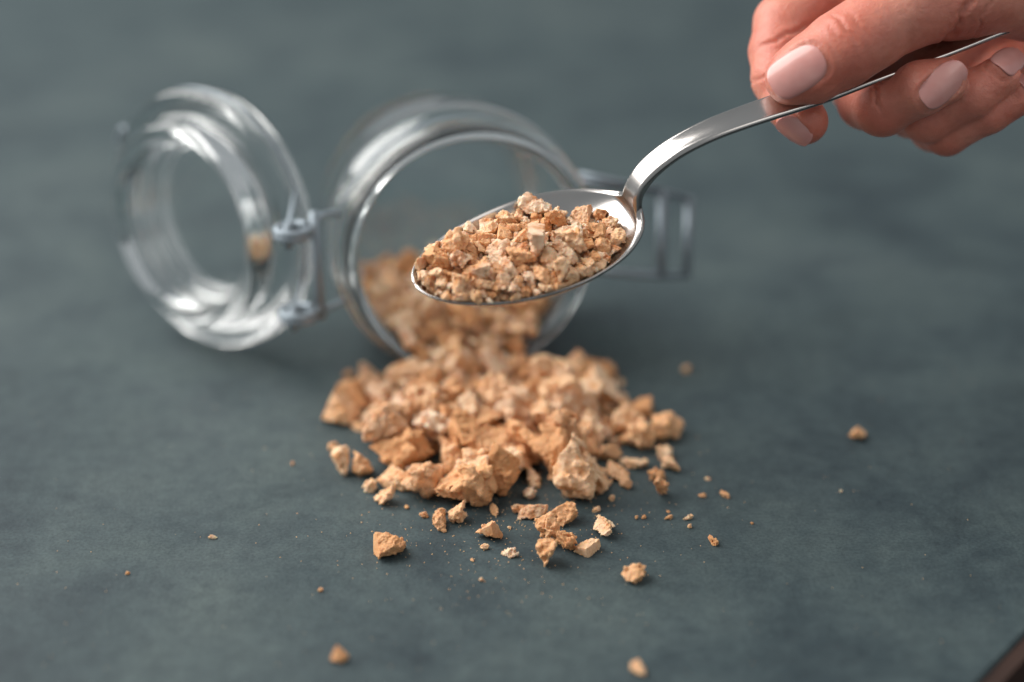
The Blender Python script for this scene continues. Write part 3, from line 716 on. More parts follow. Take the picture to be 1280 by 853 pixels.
DATA = """6 -528 4762 32 60 -8 16 -78 527 t
3 -510 4442 47 -6 -55 63 55 357 t
11 -405 4629 47 63 -31 -52 -48 544 t
9 -447 4431 28 14 -49 -82 25 380 t
24 -413 4332 18 16 43 -66 -59 233 t
2 -341 4347 24 43 18 63 62 399 t
16 -369 4262 25 -31 23 13 -91 288 t
9 -249 4312 47 -51 -59 -63 4 675 t
13 -127 4253 63 -43 68 -1 -59 760 t
4 -35 4308 72 -86 -31 36 -21 581 t
1 -202 4130 14 40 52 11 75 292 t
10 -158 4158 25 37 -26 25 86 294 t
6 -65 4076 19 85 -17 -3 49 302 t
6 -326 3986 25 77 -28 -21 -54 414 t
21 -6 3974 11 96 11 -6 -26 175 t
24 -76 4010 6 25 -35 75 -51 110 t
20 59 4179 20 16 -9 -64 74 304 t
11 100 4061 40 7 -11 -42 90 366 t
9 93 3937 46 -69 -19 35 61 369 t
11 145 4004 29 82 -16 20 -52 329 t
19 201 4004 10 44 9 -8 -89 264 t
21 258 4097 15 19 51 81 22 313 t
3 151 4155 24 36 11 87 -32 363 t
9 199 4315 62 21 -78 -56 20 904 t
8 328 3862 23 22 -28 -60 71 341 t
20 555 4041 7 3 -35 -92 -15 154 t
21 436 4299 38 13 -55 16 -81 279 t
4 471 4462 16 36 -63 34 -59 263 t
13 386 4606 35 67 -68 4 30 539 t
23 449 4646 21 45 27 6 -85 370 t
11 428 4399 11 95 4 23 21 237 t
14 463 4523 19 14 -20 97 7 266 t
18 363 4468 12 4 7 11 99 287 t
21 310 4406 14 8 -32 -91 -23 307 t
6 283 4523 24 -26 26 -92 9 314 t
23 335 4350 10 65 45 28 -54 176 t
23 553 4292 5 75 38 37 -39 93 t
20 617 4293 7 31 5 56 77 116 t
23 498 4121 6 15 44 -24 85 79 t
20 499 4168 5 1 43 -85 -31 102 t
20 444 4170 4 14 50 -85 -7 91 t
24 374 4172 4 47 -67 49 -32 68 t
24 353 4170 5 37 -57 1 -73 57 t
22 578 4394 2 30 -43 85 2 71 t
21 1069 4653 12 23 52 -82 -8 261 t
6 -425 3491 12 59 -8 16 -78 188 t
23 308 3445 11 64 -20 49 55 195 t
24 580 5120 11 32 60 -51 -52 147 t
24 -543 5084 8 35 -49 66 -44 146 t
22 349 4925 6 1 92 32 -24 181 t
22 341 4793 4 13 62 73 -26 139 t
21 -831 4065 6 6 4 12 99 89 t
24 -1030 3881 4 18 38 4 91 54 t
24 -505 3800 4 38 -54 62 -42 63 t
22 -51 4198 13 50 24 -66 50 160 t
24 114 4146 6 73 68 -3 -1 68 t
24 -82 3849 4 37 -56 -60 42 64 t
24 75 4219 3 55 -80 -19 14 57 t
24 -197 4200 8 88 3 -23 -41 103 t
24 -250 4180 6 49 -73 -39 28 113 t
24 -301 4227 4 15 -25 -79 54 69 t
5 172 4387 15 1 42 -90 15 236 t
4 223 4424 19 39 50 -61 -48 261 t
24 49 4288 16 90 24 10 35 209 t
20 24 4208 12 63 -75 -12 -16 182 t
8 142 4396 20 -13 2 -56 -81 307 t
21 66 4377 17 68 10 7 72 283 t
23 357 5023 8 89 -3 27 36 131 t
23 -108 3948 3 65 -20 50 55 54 t
23 242 4208 8 67 -42 -26 -55 103 t
24 288 4274 8 31 59 -53 -53 104 t
24 -7 4116 3 55 -81 -15 12 56 t
23 -658 4484 5 70 -32 -60 -24 60 t
23 676 4142 3 30 87 7 38 45 t
24 957 4319 4 97 14 -18 12 47 t
22 446 4206 2 30 -29 91 -3 46 t
4 155 4896 68 8 50 -86 -3 806 p
18 130 4656 84 0 9 -52 -85 947 p
14 -319 4483 62 31 -38 84 -22 840 p
6 260 4854 53 79 -46 8 40 660 p
19 -101 4608 70 85 -26 -9 44 684 p
3 -178 4841 56 6 -99 -11 -3 847 p
19 1 4468 44 9 40 -91 -1 830 p
9 -394 4828 41 17 88 13 -42 676 p
20 259 4667 17 47 83 -1 -29 318 p
24 -44 4721 15 32 -45 69 -46 301 p
7 172 4467 28 19 17 56 79 417 p
20 148 5058 16 23 90 -29 -22 316 p
9 305 4793 22 48 82 -23 -21 315 p
20 -323 4637 21 31 -53 54 -58 321 p
1 -2 4809 16 57 5 -61 -55 332 p
18 244 4623 26 10 -4 -42 90 404 p
23 -232 4764 21 38 86 -14 30 302 p
18 125 4817 16 46 3 -22 -86 308 p
5 -237 4677 54 15 27 94 14 698 p
3 115 4420 73 9 -57 -74 -35 716 p
20 231 4778 76 59 -44 35 58 643 p
4 46 4780 76 13 60 -71 -35 682 p
2 358 4690 25 79 -45 -30 27 602 p
21 -170 4450 45 65 -44 41 -47 639 p
10 -357 4595 111 9 10 -68 -73 627 p
21 250 5033 47 26 2 -6 -96 744 p
2 -312 4791 33 72 23 -9 65 613 p
12 -46 4620 31 52 -85 -7 -9 427 p
12 -136 4532 24 19 14 8 97 329 p
8 156 4565 23 70 23 65 16 325 p
19 404 4824 15 65 9 -5 -75 361 p
2 311 4891 24 54 4 65 54 326 p
4 -101 4967 35 86 -44 -21 -13 405 p
2 -94 4738 14 44 -20 -53 70 316 p
12 17 4498 106 41 -18 -80 41 374 p
20 -214 4559 19 64 73 13 -21 339 p
5 6 4384 77 43 37 -18 80 340 p
11 -235 4908 26 46 -34 78 -25 311 p
2 -387 4504 110 89 -19 -41 -5 525 p
14 -111 4317 74 59 -69 -26 -33 683 p
6 -183 4862 156 21 -61 74 -16 471 p
14 6 4966 94 14 -1 -58 -80 444 p
1 61 5029 25 43 -20 24 -85 361 p
12 476 4668 37 34 -13 -11 -92 520 t
10 22 4618 128 41 67 18 59 652 p
24 -328 4890 91 2 79 -40 47 643 p
13 -260 4643 138 5 -65 49 58 535 p
5 -77 4558 37 30 -74 31 52 366 p
22 8 4689 25 31 -60 58 -46 353 p
20 -3 4703 81 37 -82 -10 -42 497 p
13 -260 4839 125 9 26 -91 30 403 p
1 15 4950 30 89 -3 -25 -38 473 p
23 238 4593 59 23 54 36 -72 497 p
20 138 4619 19 52 76 39 -3 363 p
14 -240 4560 89 2 33 50 80 592 p
5 -170 4734 35 5 -78 8 -62 355 p
22 -192 4943 62 71 -54 -43 -8 493 p
17 -346 4721 65 36 -29 -53 72 466 p
20 38 4851 64 1 13 -88 47 360 p
16 129 4771 35 1 44 -21 87 360 p
4 -98 4391 70 27 -51 -6 82 377 p
19 182 4518 40 68 70 -21 -3 421 p
0 118 4730 78 16 -53 69 -46 372 p
2 -22 4916 53 71 -24 0 -66 471 p
7 -134 4716 101 32 31 89 9 377 p
15 -122 4496 56 100 -6 -5 2 377 p
4 87 4574 37 75 -35 2 -56 382 p
11 -111 4960 103 60 77 21 -7 377 p
19 -473 4850 34 36 54 -75 -10 451 p
12 92 4868 143 38 -60 -14 69 488 p
8 -425 4751 29 52 59 -61 -1 424 p
14 153 4489 118 68 0 32 65 627 p
13 -181 4697 136 12 -42 -72 53 417 p
3 -50 4844 21 51 -49 70 11 358 p
5 -64 4897 141 17 90 -7 -39 570 p
11 -51 4729 123 97 25 -7 4 587 p
23 -43 4834 68 73 18 33 57 405 p
4 -211 4754 103 4 89 -2 45 396 p
3 154 4731 134 48 -18 -54 -67 566 p
24 105 4968 78 15 -35 20 90 374 p
14 154 4807 131 45 37 20 -79 457 p
3 -141 4508 117 66 -43 62 -6 510 p
3 94 4585 116 19 75 -46 -43 464 p
7 -89 4762 57 84 49 7 -21 373 p
17 -80 4793 84 69 -60 30 29 359 p
10 -288 4721 103 46 -25 -72 -46 394 p
14 -448 4935 31 20 13 95 19 416 p
3 55 4906 90 86 45 17 15 351 p
21 -135 4634 121 13 -59 -79 -13 358 p
14 -178 4627 100 66 44 15 59 367 p
2 -249 4746 149 6 38 -63 -68 360 p
11 205 4589 12 82 43 -8 -37 219 p
12 171 4671 11 99 12 -12 2 142 p
1 -435 4710 8 14 73 66 11 156 p
20 185 4775 9 31 -10 -14 93 165 p
12 284 4692 30 31 -90 31 1 250 p
0 30 4439 75 24 -24 84 43 186 p
10 -110 4875 137 32 -55 -74 21 155 p
2 317 4758 8 86 -49 -15 -1 187 p
2 206 4705 10 43 -15 -52 72 228 p
12 200 4547 19 11 50 10 85 232 p
3 -293 4866 11 24 53 67 -46 189 p
5 -178 4809 132 24 -95 -2 -20 230 p
2 -125 4845 132 87 -10 -15 -46 151 p
10 -72 4537 79 2 -90 -43 1 250 p
21 -102 4714 44 3 40 70 59 163 p
23 -354 4752 14 66 20 -65 32 179 p
0 261 4577 11 56 -20 -10 80 166 p
0 223 4921 10 41 52 75 -10 169 p
16 31 5029 6 8 -66 74 11 174 p
11 -85 4878 7 80 -5 23 55 148 p
16 -277 4590 5 14 14 98 1 151 p
3 -379 4714 14 30 45 72 -43 248 p
3 -442 4683 14 5 75 -66 8 216 p
3 -68 4977 12 52 6 0 85 163 p
6 -314 4699 11 51 50 70 -9 142 p
3 312 4606 14 99 4 -6 11 183 p
19 -78 4390 24 18 48 1 -86 229 p
2 -402 4691 10 40 54 -37 -64 145 p
12 -285 4690 13 2 21 -90 39 188 p
1 88 4516 20 77 -30 28 -49 202 p
5 359 4856 14 48 14 -13 86 230 p
7 -203 4588 128 31 -71 35 -53 225 p
16 135 4986 7 7 -76 -63 11 203 p
5 -408 4885 13 86 -9 19 -46 246 p
5 303 4722 8 45 3 21 -86 136 p
9 -58 4670 10 7 22 -94 24 125 p
7 277 4953 11 89 -23 -13 38 199 p
21 319 4980 10 26 91 -28 -13 212 p
24 319 4950 22 79 -56 -24 -2 238 p
20 -128 4811 10 84 -17 -5 51 182 p
15 248 4654 60 17 63 -73 21 192 p
21 251 4516 10 2 -7 -60 80 133 p
22 284 4707 9 66 26 -22 -67 146 p
23 192 4747 8 80 0 53 28 140 p
19 -474 4720 7 40 1 12 91 193 p
17 131 4508 7 1 -16 97 18 184 p
1 224 4502 8 2 18 -10 -98 143 p
24 -461 4445 15 64 -19 -33 -67 194 p
12 244 4756 11 12 91 -32 -21 149 p
19 233 4530 30 59 49 -3 -64 215 p
0 -41 4653 106 12 -11 18 -97 133 p
14 -542 4571 12 70 16 15 68 198 p
4 -278 4418 18 33 43 -66 -52 246 p
7 74 4544 10 84 -3 18 -51 150 p
8 278 4763 9 41 90 -17 4 153 p
21 -259 4968 146 29 -88 -37 1 150 p
3 -124 4552 47 14 71 3 -69 140 p
13 -74 4525 50 10 -55 -38 73 144 p
11 -432 5443 160 12 -79 -60 -2 555 j
1 -55 5502 210 32 18 -5 93 380 j
9 -350 5439 245 72 -27 58 -27 530 j
13 -1 5132 183 90 29 -33 4 321 j
5 -174 5262 124 20 -36 71 58 556 j
9 -245 5607 145 64 -30 -68 -20 449 j
9 -195 5237 234 17 -6 -98 12 340 j
20 -254 5210 223 82 25 -4 -51 495 j
22 -165 5157 110 68 -30 -43 -51 561 j
9 -340 5192 210 81 -15 -5 57 590 j
2 -356 5409 121 30 61 -51 52 362 j
23 -385 5510 207 81 36 38 -26 550 j
23 -343 4993 238 81 9 40 -41 453 j
24 72 5348 206 46 35 56 60 426 j
16 -150 5031 224 7 -98 15 5 451 j
5 -29 5193 184 23 -66 -71 9 424 j
7 -200 5399 150 51 16 -7 -84 522 j
1 -264 5215 129 77 20 -10 -60 589 j
15 -140 5504 243 81 -9 20 55 585 j
4 -109 5446 96 65 28 17 -68 434 j
21 -36 5371 126 0 1 -94 -34 537 j
8 -355 5591 214 86 -9 -30 40 312 j
4 -78 5225 72 15 28 90 29 332 j
3 -455 5167 200 42 89 3 18 329 j
20 -285 4912 150 64 -2 -76 5 374 j
19 -274 5060 232 67 42 61 -5 461 j
0 -312 5114 125 6 -70 -39 59 350 j
13 -240 5296 199 77 -25 -46 37 504 j
8 -168 5489 85 32 -92 3 -23 310 j
14 -91 5465 172 2 98 -7 -18 590 j
19 -208 5431 83 64 -61 -36 32 405 j
3 44 5227 162 18 80 23 52 470 j
1 -123 5046 180 28 42 40 76 414 j
4 -297 5010 180 11 -36 -92 -1 432 j
13 -484 5306 215 51 66 34 44 396 j
15 -457 5026 34 1 1 -100 4 460 j
10 -133 5242 198 1 -22 -47 -85 498 j
8 -232 5363 239 60 35 -25 68 373 j
15 -65 5307 196 90 21 -11 -35 308 j
23 -50 5211 128 74 15 38 -53 390 j
20 -415 5249 146 55 61 52 21 323 j
20 -115 5413 240 38 44 -21 -79 568 j
7 -208 5471 222 36 -5 26 -90 397 j
17 -425 5164 147 46 23 16 84 335 j
24 -148 5290 236 12 -74 47 -47 518 j
14 -48 5586 246 41 34 84 10 502 j
18 -152 5033 268 1 -43 -90 2 492 j
16 -315 5481 80 60 31 28 -68 302 j
20 -395 5254 237 20 14 -94 -23 329 j
8 -263 5362 161 63 1 -43 64 321 j
24 -333 5377 236 16 -85 44 -24 308 j
5 -214 5131 178 38 85 -7 -36 416 j
13 45 5480 199 91 -18 -14 -34 382 j
11 -10 5312 141 45 -81 24 29 335 j
14 -159 5558 100 60 28 -40 63 546 j
6 -271 5519 150 91 25 -30 16 587 j
12 -390 5128 223 55 -35 -60 -47 330 j
7 -318 5369 80 54 0 14 83 370 j
5 -292 5488 213 29 -50 -80 -17 445 j
22 -310 5420 156 59 44 -19 64 428 j
5 90 5265 231 41 -11 87 -27 519 j
16 -52 5085 134 48 56 64 19 320 j
2 -192 5200 182 44 -14 -36 81 421 j
1 -413 5541 124 41 -46 25 -75 476 j
7 16 5046 184 41 -55 -59 43 359 j
11 -209 4954 196 28 -92 -29 7 319 j
14 -303 5099 179 13 -53 -80 23 439 j
22 -259 5330 123 75 -47 -26 -39 479 j
11 -310 5260 94 74 35 -4 -57 530 j
4 -472 5468 217 12 25 1 -96 412 j
6 -173 5497 129 38 -35 83 20 366 j
7 91 5168 243 32 53 -43 -66 385 j
14 -125 5144 177 18 28 93 -17 527 j
22 -236 5126 88 26 82 29 -43 427 j
17 -49 5390 221 72 -67 10 16 309 j
18 -210 5386 191 13 -52 84 10 414 j
20 -77 5556 129 42 -43 -78 15 504 j
12 -322 5239 157 19 -10 -12 97 345 j
2 -245 4924 144 30 -30 -75 -50 311 j
19 -106 5329 176 4 -99 -6 13 401 j
19 -266 5424 240 2 -34 90 27 340 j
1 -9 5181 226 81 52 23 14 410 j
12 -141 5398 170 7 -53 42 74 361 j
20 -412 5334 231 82 -19 -27 46 404 j
3 -133 5308 79 47 -60 59 26 420 j
8 -124 5211 123 37 58 -2 -73 342 j
1 -261 5507 63 34 60 20 69 350 j
1 -50 5555 185 6 -74 -67 4 516 j
2 -44 5120 195 71 8 -8 -70 330 j
13 -444 5224 236 65 33 -36 -58 351 j
0 -358 5340 189 72 46 -43 28 543 j
23 -52 4979 118 70 -41 -11 58 321 j
18 -270 5437 195 33 -74 38 45 303 j
10 -181 5599 200 46 47 34 67 545 j
12 -350 5502 154 37 -3 93 -3 361 j
9 -62 5296 241 92 -17 -1 -35 366 j
10 122 5120 28 25 -30 -17 -90 312 j
8 -484 5371 179 43 -69 29 -51 347 j
22 -214 5545 128 75 48 -41 17 337 j
8 -382 5470 104 15 -31 69 -63 440 j
3 -313 5563 201 25 -24 7 94 468 j
4 -158 4928 123 67 -2 -71 -23 314 j
20 -10 5447 189 54 -21 53 -62 331 j
11 -105 5541 191 34 19 83 40 352 j
0 -501 5513 189 36 -37 -41 76 357 j
6 -452 5355 146 13 -60 77 -18 301 j
5 -382 5564 155 29 71 -64 -2 380 j
20 -20 5338 183 14 86 -48 -6 330 j
12 -202 5349 73 15 83 -51 -16 471 j
2 -387 4961 15 65 -50 22 -53 352 j
24 -167 4988 134 34 4 -90 25 361 j
11 3 5464 152 16 -82 49 -25 414 j
6 -375 5101 171 59 50 16 -61 390 j
5 -44 5153 144 6 -17 21 -96 327 j
16 -144 5491 196 83 -36 -41 13 325 j
14 -73 5225 227 95 -14 13 25 350 j
12 -362 5057 212 95 -29 -7 -4 418 j
19 -176 5323 176 17 67 51 51 303 j
0 -78 5293 81 53 -79 -20 -21 308 j
23 -187 5112 251 37 -48 23 76 491 j
19 -270 5206 280 11 -12 97 16 494 j
14 -317 5400 191 89 13 -26 36 350 j
2 -381 5159 161 92 6 23 -32 358 j
2 -184 4903 180 62 -32 -52 -49 304 j
5 -521 4957 24 35 38 85 -11 401 j
15 -177 5624 127 97 13 -19 2 343 j
12 -53 5259 163 74 32 -59 11 417 j
7 -359 5320 121 33 -53 71 -33 416 j
20 51 5061 180 29 -38 -83 29 300 j
19 200 5028 82 9 43 -23 -87 333 j
2 -201 5092 144 84 47 -24 -16 500 j
13 -334 5270 240 2 67 -65 36 339 j
10 3 5517 206 95 23 9 21 305 j
7 -378 5281 204 95 24 -3 22 311 j
19 -131 4989 168 81 -36 21 -41 302 j
17 -381 5588 184 95 -29 8 -3 340 j
10 -240 5205 64 30 -61 -68 29 367 j
6 -328 5568 89 23 67 67 -20 340 j
23 -39 5042 195 20 50 3 -84 321 j
2 -190 5359 239 34 63 -35 61 403 j
4 -27 5047 152 96 2 -25 10 304 j
11 38 5144 241 58 -28 -2 76 398 j
1 20 5287 152 29 -82 4 48 412 j
8 56 5148 188 51 -28 49 65 385 j
6 -74 4879 67 17 -32 56 -74 361 j
21 -420 5370 198 12 28 -48 82 356 j
13 -55 5640 166 10 -82 27 -50 356 j
11 -134 5376 63 35 33 -1 -88 339 j
0 -10 5278 209 49 -15 64 57 330 j
13 8 5002 150 18 -64 29 68 320 j
3 -374 5219 124 93 7 22 28 405 j
6 96 5218 203 43 69 58 -8 354 j
12 13 5386 192 45 51 56 48 376 j
5 -260 4876 30 49 -49 -51 51 312 j
24 -170 5369 118 55 44 -52 -48 313 j
22 -458 5265 195 26 82 36 -36 344 j
5 -180 5002 183 36 -46 82 2 348 j
20 -133 5398 113 40 16 63 64 414 j
19 -423 5426 211 21 22 -93 -18 305 j
0 -359 5355 94 5 -26 25 -93 328 j
14 -409 5388 114 14 -61 -63 46 320 j
8 -412 5179 221 25 5 4 -97 342 j
22 -275 5149 229 37 -13 -7 -92 362 j
10 -298 4769 112 82 55 0 -11 332 j
3 -81 5356 199 76 43 -39 -29 361 j
4 -87 5082 200 21 59 -13 77 374 j
7 -281 5604 198 71 54 -36 28 457 j
13 -144 5160 236 29 62 -54 -49 337 j
19 -73 5183 231 64 46 -31 53 327 j
24 -226 4889 161 58 -39 19 -69 313 j
5 -373 5417 192 27 79 -22 -50 305 j
11 152 4969 46 16 17 -84 -49 313 j
0 -129 5199 70 49 -12 8 -86 330 j
2 -218 4963 162 17 -80 25 51 315 j
8 -1 5603 202 58 46 60 -30 357 j
19 73 5409 219 79 -9 18 58 315 j
6 -51 5256 97 17 10 -51 84 323 j
5 -326 5587 125 4 100 6 -4 304 j
11 -218 5509 71 75 36 -50 -23 313 j
4 -124 5601 114 15 71 -24 65 326 j
13 -319 5103 245 30 94 -5 13 361 j
19 -404 5314 115 45 49 -69 -30 329 j
18 -69 5403 182 56 -63 32 43 302 j
3 -435 5304 165 61 0 69 -39 313 j
5 -1 5235 105 58 19 79 7 327 j
13 -49 5443 108 9 9 -98 -14 322 j
9 59 5413 176 74 28 -5 -61 335 j
9 -247 5007 211 16 -47 -86 -13 317 j
17 -268 5101 132 22 -83 35 -37 344 j
10 -261 5393 190 2 -97 -25 7 305 j
2 -285 5562 85 63 1 67 39 313 j
3 -101 5012 136 14 31 -16 93 304 j
15 -459 5577 208 41 91 9 -2 318 j
15 -337 5166 96 63 -27 -25 -68 352 j
5 -83 5167 120 28 -34 -2 -90 363 j
13 -193 5494 173 74 -49 -22 -41 335 j
4 -92 5073 132 42 11 46 -77 325 j
3 86 4951 32 1 -3 -73 68 359 j
2 -461 5522 140 48 15 -32 -80 323 j
7 -389 5212 170 12 23 -86 45 338 j
4 -294 5434 77 7 95 -3 30 375 j
13 -260 5394 108 44 24 -54 -67 319 j
23 -111 5641 140 76 1 37 -53 316 j
6 51 5098 208 86 -12 6 49 319 j
19 -300 4938 16 6 88 -47 6 301 j
7 -334 5521 77 95 -28 1 15 322 j
4 -240 5269 69 65 58 41 26 332 j
17 -191 5185 132 90 -38 9 18 315 j
10 -307 5280 190 65 54 53 -2 329 j
1 -329 5453 115 66 -39 -49 41 316 j
24 -76 5344 87 89 18 37 -20 312 j
8 -440 5127 203 14 45 35 -81 342 j
4 -261 5331 63 53 -35 -47 62 313 j
4 -6 5346 231 0 91 -42 -9 328 j
22 -460 5546 169 28 92 20 -21 319 j
14 -495 5418 186 75 -5 -53 -40 351 j
9 -11 5089 149 60 15 5 -79 322 j
12 -232 4890 81 46 -28 -31 -79 313 j
7 -214 5053 200 47 23 31 -79 354 j
18 -25 5298 90 29 -38 88 -1 313 j
6 -232 5018 143 90 -26 19 -30 336 j
9 -458 5230 181 45 72 -52 -4 315 j
17 13 5530 163 92 4 -38 7 342 j
19 -71 5028 149 5 42 69 58 316 j
11 34 4878 21 83 -13 7 54 329 j
7 -197 5403 232 28 -1 -33 90 337 j
4 -138 5335 143 74 -41 45 -28 323 j
20 30 5074 20 63 -75 0 -18 308 j
20 -29 4901 15 18 88 -42 -14 300 j
20 -74 4914 43 26 68 26 64 312 j
17 -191 5241 57 34 -67 -65 11 306 j
10 32 5318 193 44 -59 -36 -57 307 j
10 -171 5445 240 39 -33 -20 84 365 j
19 -340 4940 213 33 81 -15 -45 346 j
18 132 5018 35 93 -37 -5 3 320 j
19 -178 5428 85 57 -13 51 -64 308 j
7 -495 5149 237 64 11 26 71 338 j
0 -70 4976 173 99 15 -6 -4 304 j
5 -237 5461 107 41 7 -64 -65 321 j
8 -119 5527 145 75 -44 10 48 309 j
13 -146 5063 125 52 -78 6 34 313 j
3 192 4438 763 17 17 -96 17 294 s
8 -15 4269 693 3 -71 -11 -69 381 s
7 235 4349 740 30 39 19 -85 237 s
13 72 4337 693 49 30 -78 26 277 s
12 -171 4253 705 60 31 50 55 373 s
24 -20 4421 716 64 -49 -55 21 301 s
18 -163 4207 696 44 50 73 -13 225 s
14 68 4482 769 59 64 15 -48 325 s
3 152 4223 720 34 7 -64 -69 284 s
18 -68 4179 680 71 -66 15 -20 229 s
1 133 4316 696 52 -11 -23 -82 254 s
14 -44 4351 704 5 2 20 -98 383 s
1 115 4430 730 46 -44 75 -17 215 s
7 -109 4372 720 2 18 98 -9 301 s
22 23 4218 676 28 -43 85 12 202 s
4 23 4402 721 57 30 -75 13 269 s
16 -38 4211 677 34 14 -81 46 247 s
1 -162 4332 714 73 -2 -3 -68 350 s
13 -145 4195 684 50 19 73 43 208 s
11 126 4357 714 69 -54 32 -37 289 s
15 192 4262 721 38 67 -36 -52 277 s
16 268 4338 744 40 -25 88 4 213 s
14 151 4402 737 30 43 80 -30 335 s
2 36 4305 670 15 -11 60 -78 248 s
6 -3 4464 746 92 19 -12 33 223 s
1 92 4238 707 31 5 95 -5 321 s
12 -73 4414 719 22 11 4 97 206 s
18 -73 4280 668 65 14 -1 75 346 s
9 -133 4246 673 46 -11 -2 88 291 s
3 167 4357 721 74 -22 -20 -60 255 s
2 94 4292 681 35 -23 -59 69 257 s
0 -94 4330 680 17 77 58 -20 258 s
3 250 4393 760 87 25 -23 -37 247 s
14 45 4250 678 4 5 56 -83 213 s
13 79 4382 706 26 38 -70 55 237 s
24 -202 4303 700 16 22 -58 -77 203 s
3 -212 4231 698 67 -44 5 -59 264 s
5 -106 4415 745 34 -27 84 -31 270 s
13 235 4432 773 88 32 -35 6 225 s
9 130 4278 692 51 -29 -22 78 236 s
24 290 4370 772 65 -45 40 -48 265 s
3 -34 4318 669 23 -82 -16 51 202 s
20 -240 4308 730 35 17 -9 -92 304 s
11 122 4493 788 53 17 -35 -75 298 s
23 12 4362 696 72 -21 64 -19 299 s
21 -93 4383 697 4 -54 -74 -39 219 s
7 212 4383 735 83 8 -12 -54 204 s
19 -141 4298 675 93 16 14 29 209 s
14 -75 4214 669 74 9 41 52 223 s
19 235 4286 727 14 -28 16 93 224 s
24 66 4195 692 19 -6 83 52 186 s
7 -14 4244 665 29 8 76 58 150 s
18 -192 4280 678 16 -36 -92 4 141 s
11 -189 4191 684 93 -9 34 -8 164 s
0 130 4477 763 18 48 -82 26 202 s
14 -94 4154 695 21 -19 -71 64 209 s
21 36 4333 693 32 -16 93 7 182 s
2 -158 4378 709 10 41 -36 83 132 s
2 164 4295 693 64 -5 -28 -71 125 s
12 149 4381 706 8 -10 -92 36 116 s
23 202 4315 714 35 73 -53 26 161 s
6 173 4326 740 7 -57 -80 18 191 s
2 -80 4288 697 26 -7 -96 -1 158 s
8 73 4306 713 35 91 22 4 192 s
23 -30 4438 752 48 -31 62 54 202 s
11 18 4239 664 98 6 13 -12 150 s
0 -243 4263 706 2 -62 40 68 199 s
5 157 4256 705 67 -21 22 -67 179 s
7 17 4491 762 24 -38 86 23 149 s
2 6 4283 659 61 11 -25 74 116 s
15 116 4252 686 2 99 -7 15 134 s
8 -151 4395 732 66 -38 -53 38 202 s
14 193 4414 734 9 51 80 -30 130 s
14 249 4456 779 18 55 76 28 120 s
0 -41 4190 699 72 -46 -51 -9 180 s
3 17 4326 668 43 21 85 -20 132 s
10 33 4182 692 24 42 -79 -37 201 s
21 -200 4358 729 9 -1 87 48 180 s
9 -12 4347 678 10 -64 69 32 163 s
14 -18 4178 678 10 -37 -33 -86 129 s
14 40 4436 716 19 -17 27 -93 129 s
13 70 4416 712 33 34 45 75 150 s
14 -164 4274 671 23 31 -1 92 129 s
10 -50 4203 666 76 -19 40 47 111 s
14 172 4319 703 92 33 -16 -13 179 s
4 -137 4290 699 87 -42 27 0 202 s
4 -163 4319 687 75 -9 65 7 127 s
5 184 4389 719 3 91 -24 34 130 s
20 172 4302 721 64 73 18 16 192 s
21 195 4399 749 5 -67 -73 9 141 s
5 120 4333 688 27 -77 -50 -29 134 s
18 -176 4328 691 44 83 30 13 111 s
7 -110 4221 659 7 30 -81 50 118 s
5 242 4313 728 7 -64 71 -27 116 s
3 -33 4239 660 28 3 5 96 112 s
13 20 4444 720 48 -49 -55 48 115 s
17 106 4389 705 15 78 -9 60 119 s
9 119 4450 750 16 -81 57 -5 186 s
15 6 4188 679 9 80 -56 21 156 s
21 210 4413 771 54 28 -70 37 207 s
1 -135 4162 689 35 92 16 -5 220 s
5 -95 4202 664 94 -30 14 9 121 s
8 -36 4185 672 52 63 -58 2 144 s
19 84 4194 709 8 -88 -44 17 156 s
2 -29 4369 678 92 -27 2 -28 121 s
21 111 4220 693 95 -4 -19 -23 182 s
8 -172 4169 690 48 -58 55 -36 161 s
17 55 4394 691 49 2 -31 82 140 s
12 -187 4347 709 8 35 -91 22 149 s
13 16 4491 788 85 -51 -9 -3 207 s
4 -219 4279 695 83 47 22 20 123 s
14 111 4324 710 69 -26 45 50 145 s
12 67 4268 673 96 5 -24 12 155 s
4 165 4462 754 32 75 53 23 135 s
4 35 4479 749 47 -2 76 -45 130 s
1 29 4240 692 22 18 83 48 123 s
18 221 4478 779 11 33 89 30 179 s
8 -150 4219 667 3 -35 -88 -33 122 s
21 -136 4424 751 32 -84 -43 3 215 s
7 50 4361 682 38 39 -41 -73 129 s
19 -18 4286 658 2 -63 -76 -16 116 s
2 164 4444 737 16 13 2 98 117 s
6 -6 4222 666 12 49 -77 40 122 s
20 -7 4489 765 19 38 -7 -90 138 s
18 41 4276 688 24 -31 69 61 223 s
9 97 4410 707 77 18 25 -57 152 s
5 -26 4322 754 8 -1 31 -95 410 s
5 134 4346 756 13 42 89 -11 247 s
19 -69 4373 777 8 9 90 -42 207 s
1 -25 4422 774 7 -100 -2 -3 204 s
23 80 4209 735 57 -8 -79 -21 245 s
0 -106 4341 748 70 -59 12 -39 224 s
8 45 4361 738 60 -47 46 -45 362 s
3 -119 4446 772 6 -78 50 37 204 s
19 -15 4381 780 68 20 3 70 230 s
12 -153 4325 781 68 15 -45 -55 421 s
0 -79 4204 742 53 -49 -59 38 225 s
0 192 4485 799 46 28 -67 51 276 s
8 21 4268 755 70 26 -51 -42 388 s
8 30 4318 767 8 -2 74 67 204 s
1 -78 4190 714 0 14 2 99 245 s
22 198 4348 727 14 -83 22 50 228 s
1 63 4352 775 0 -4 92 38 302 s
2 37 4252 714 64 -72 -24 -9 247 s
5 50 4213 722 95 -1 31 -5 235 s
8 -20 4451 798 69 61 37 9 328 s
0 -27 4299 702 69 -3 64 -34 233 s
5 128 4417 767 33 59 71 22 274 s
8 163 4319 792 5 54 -32 78 421 s
21 122 4439 801 31 79 51 -13 291 s
19 63 4288 789 48 50 54 47 406 s
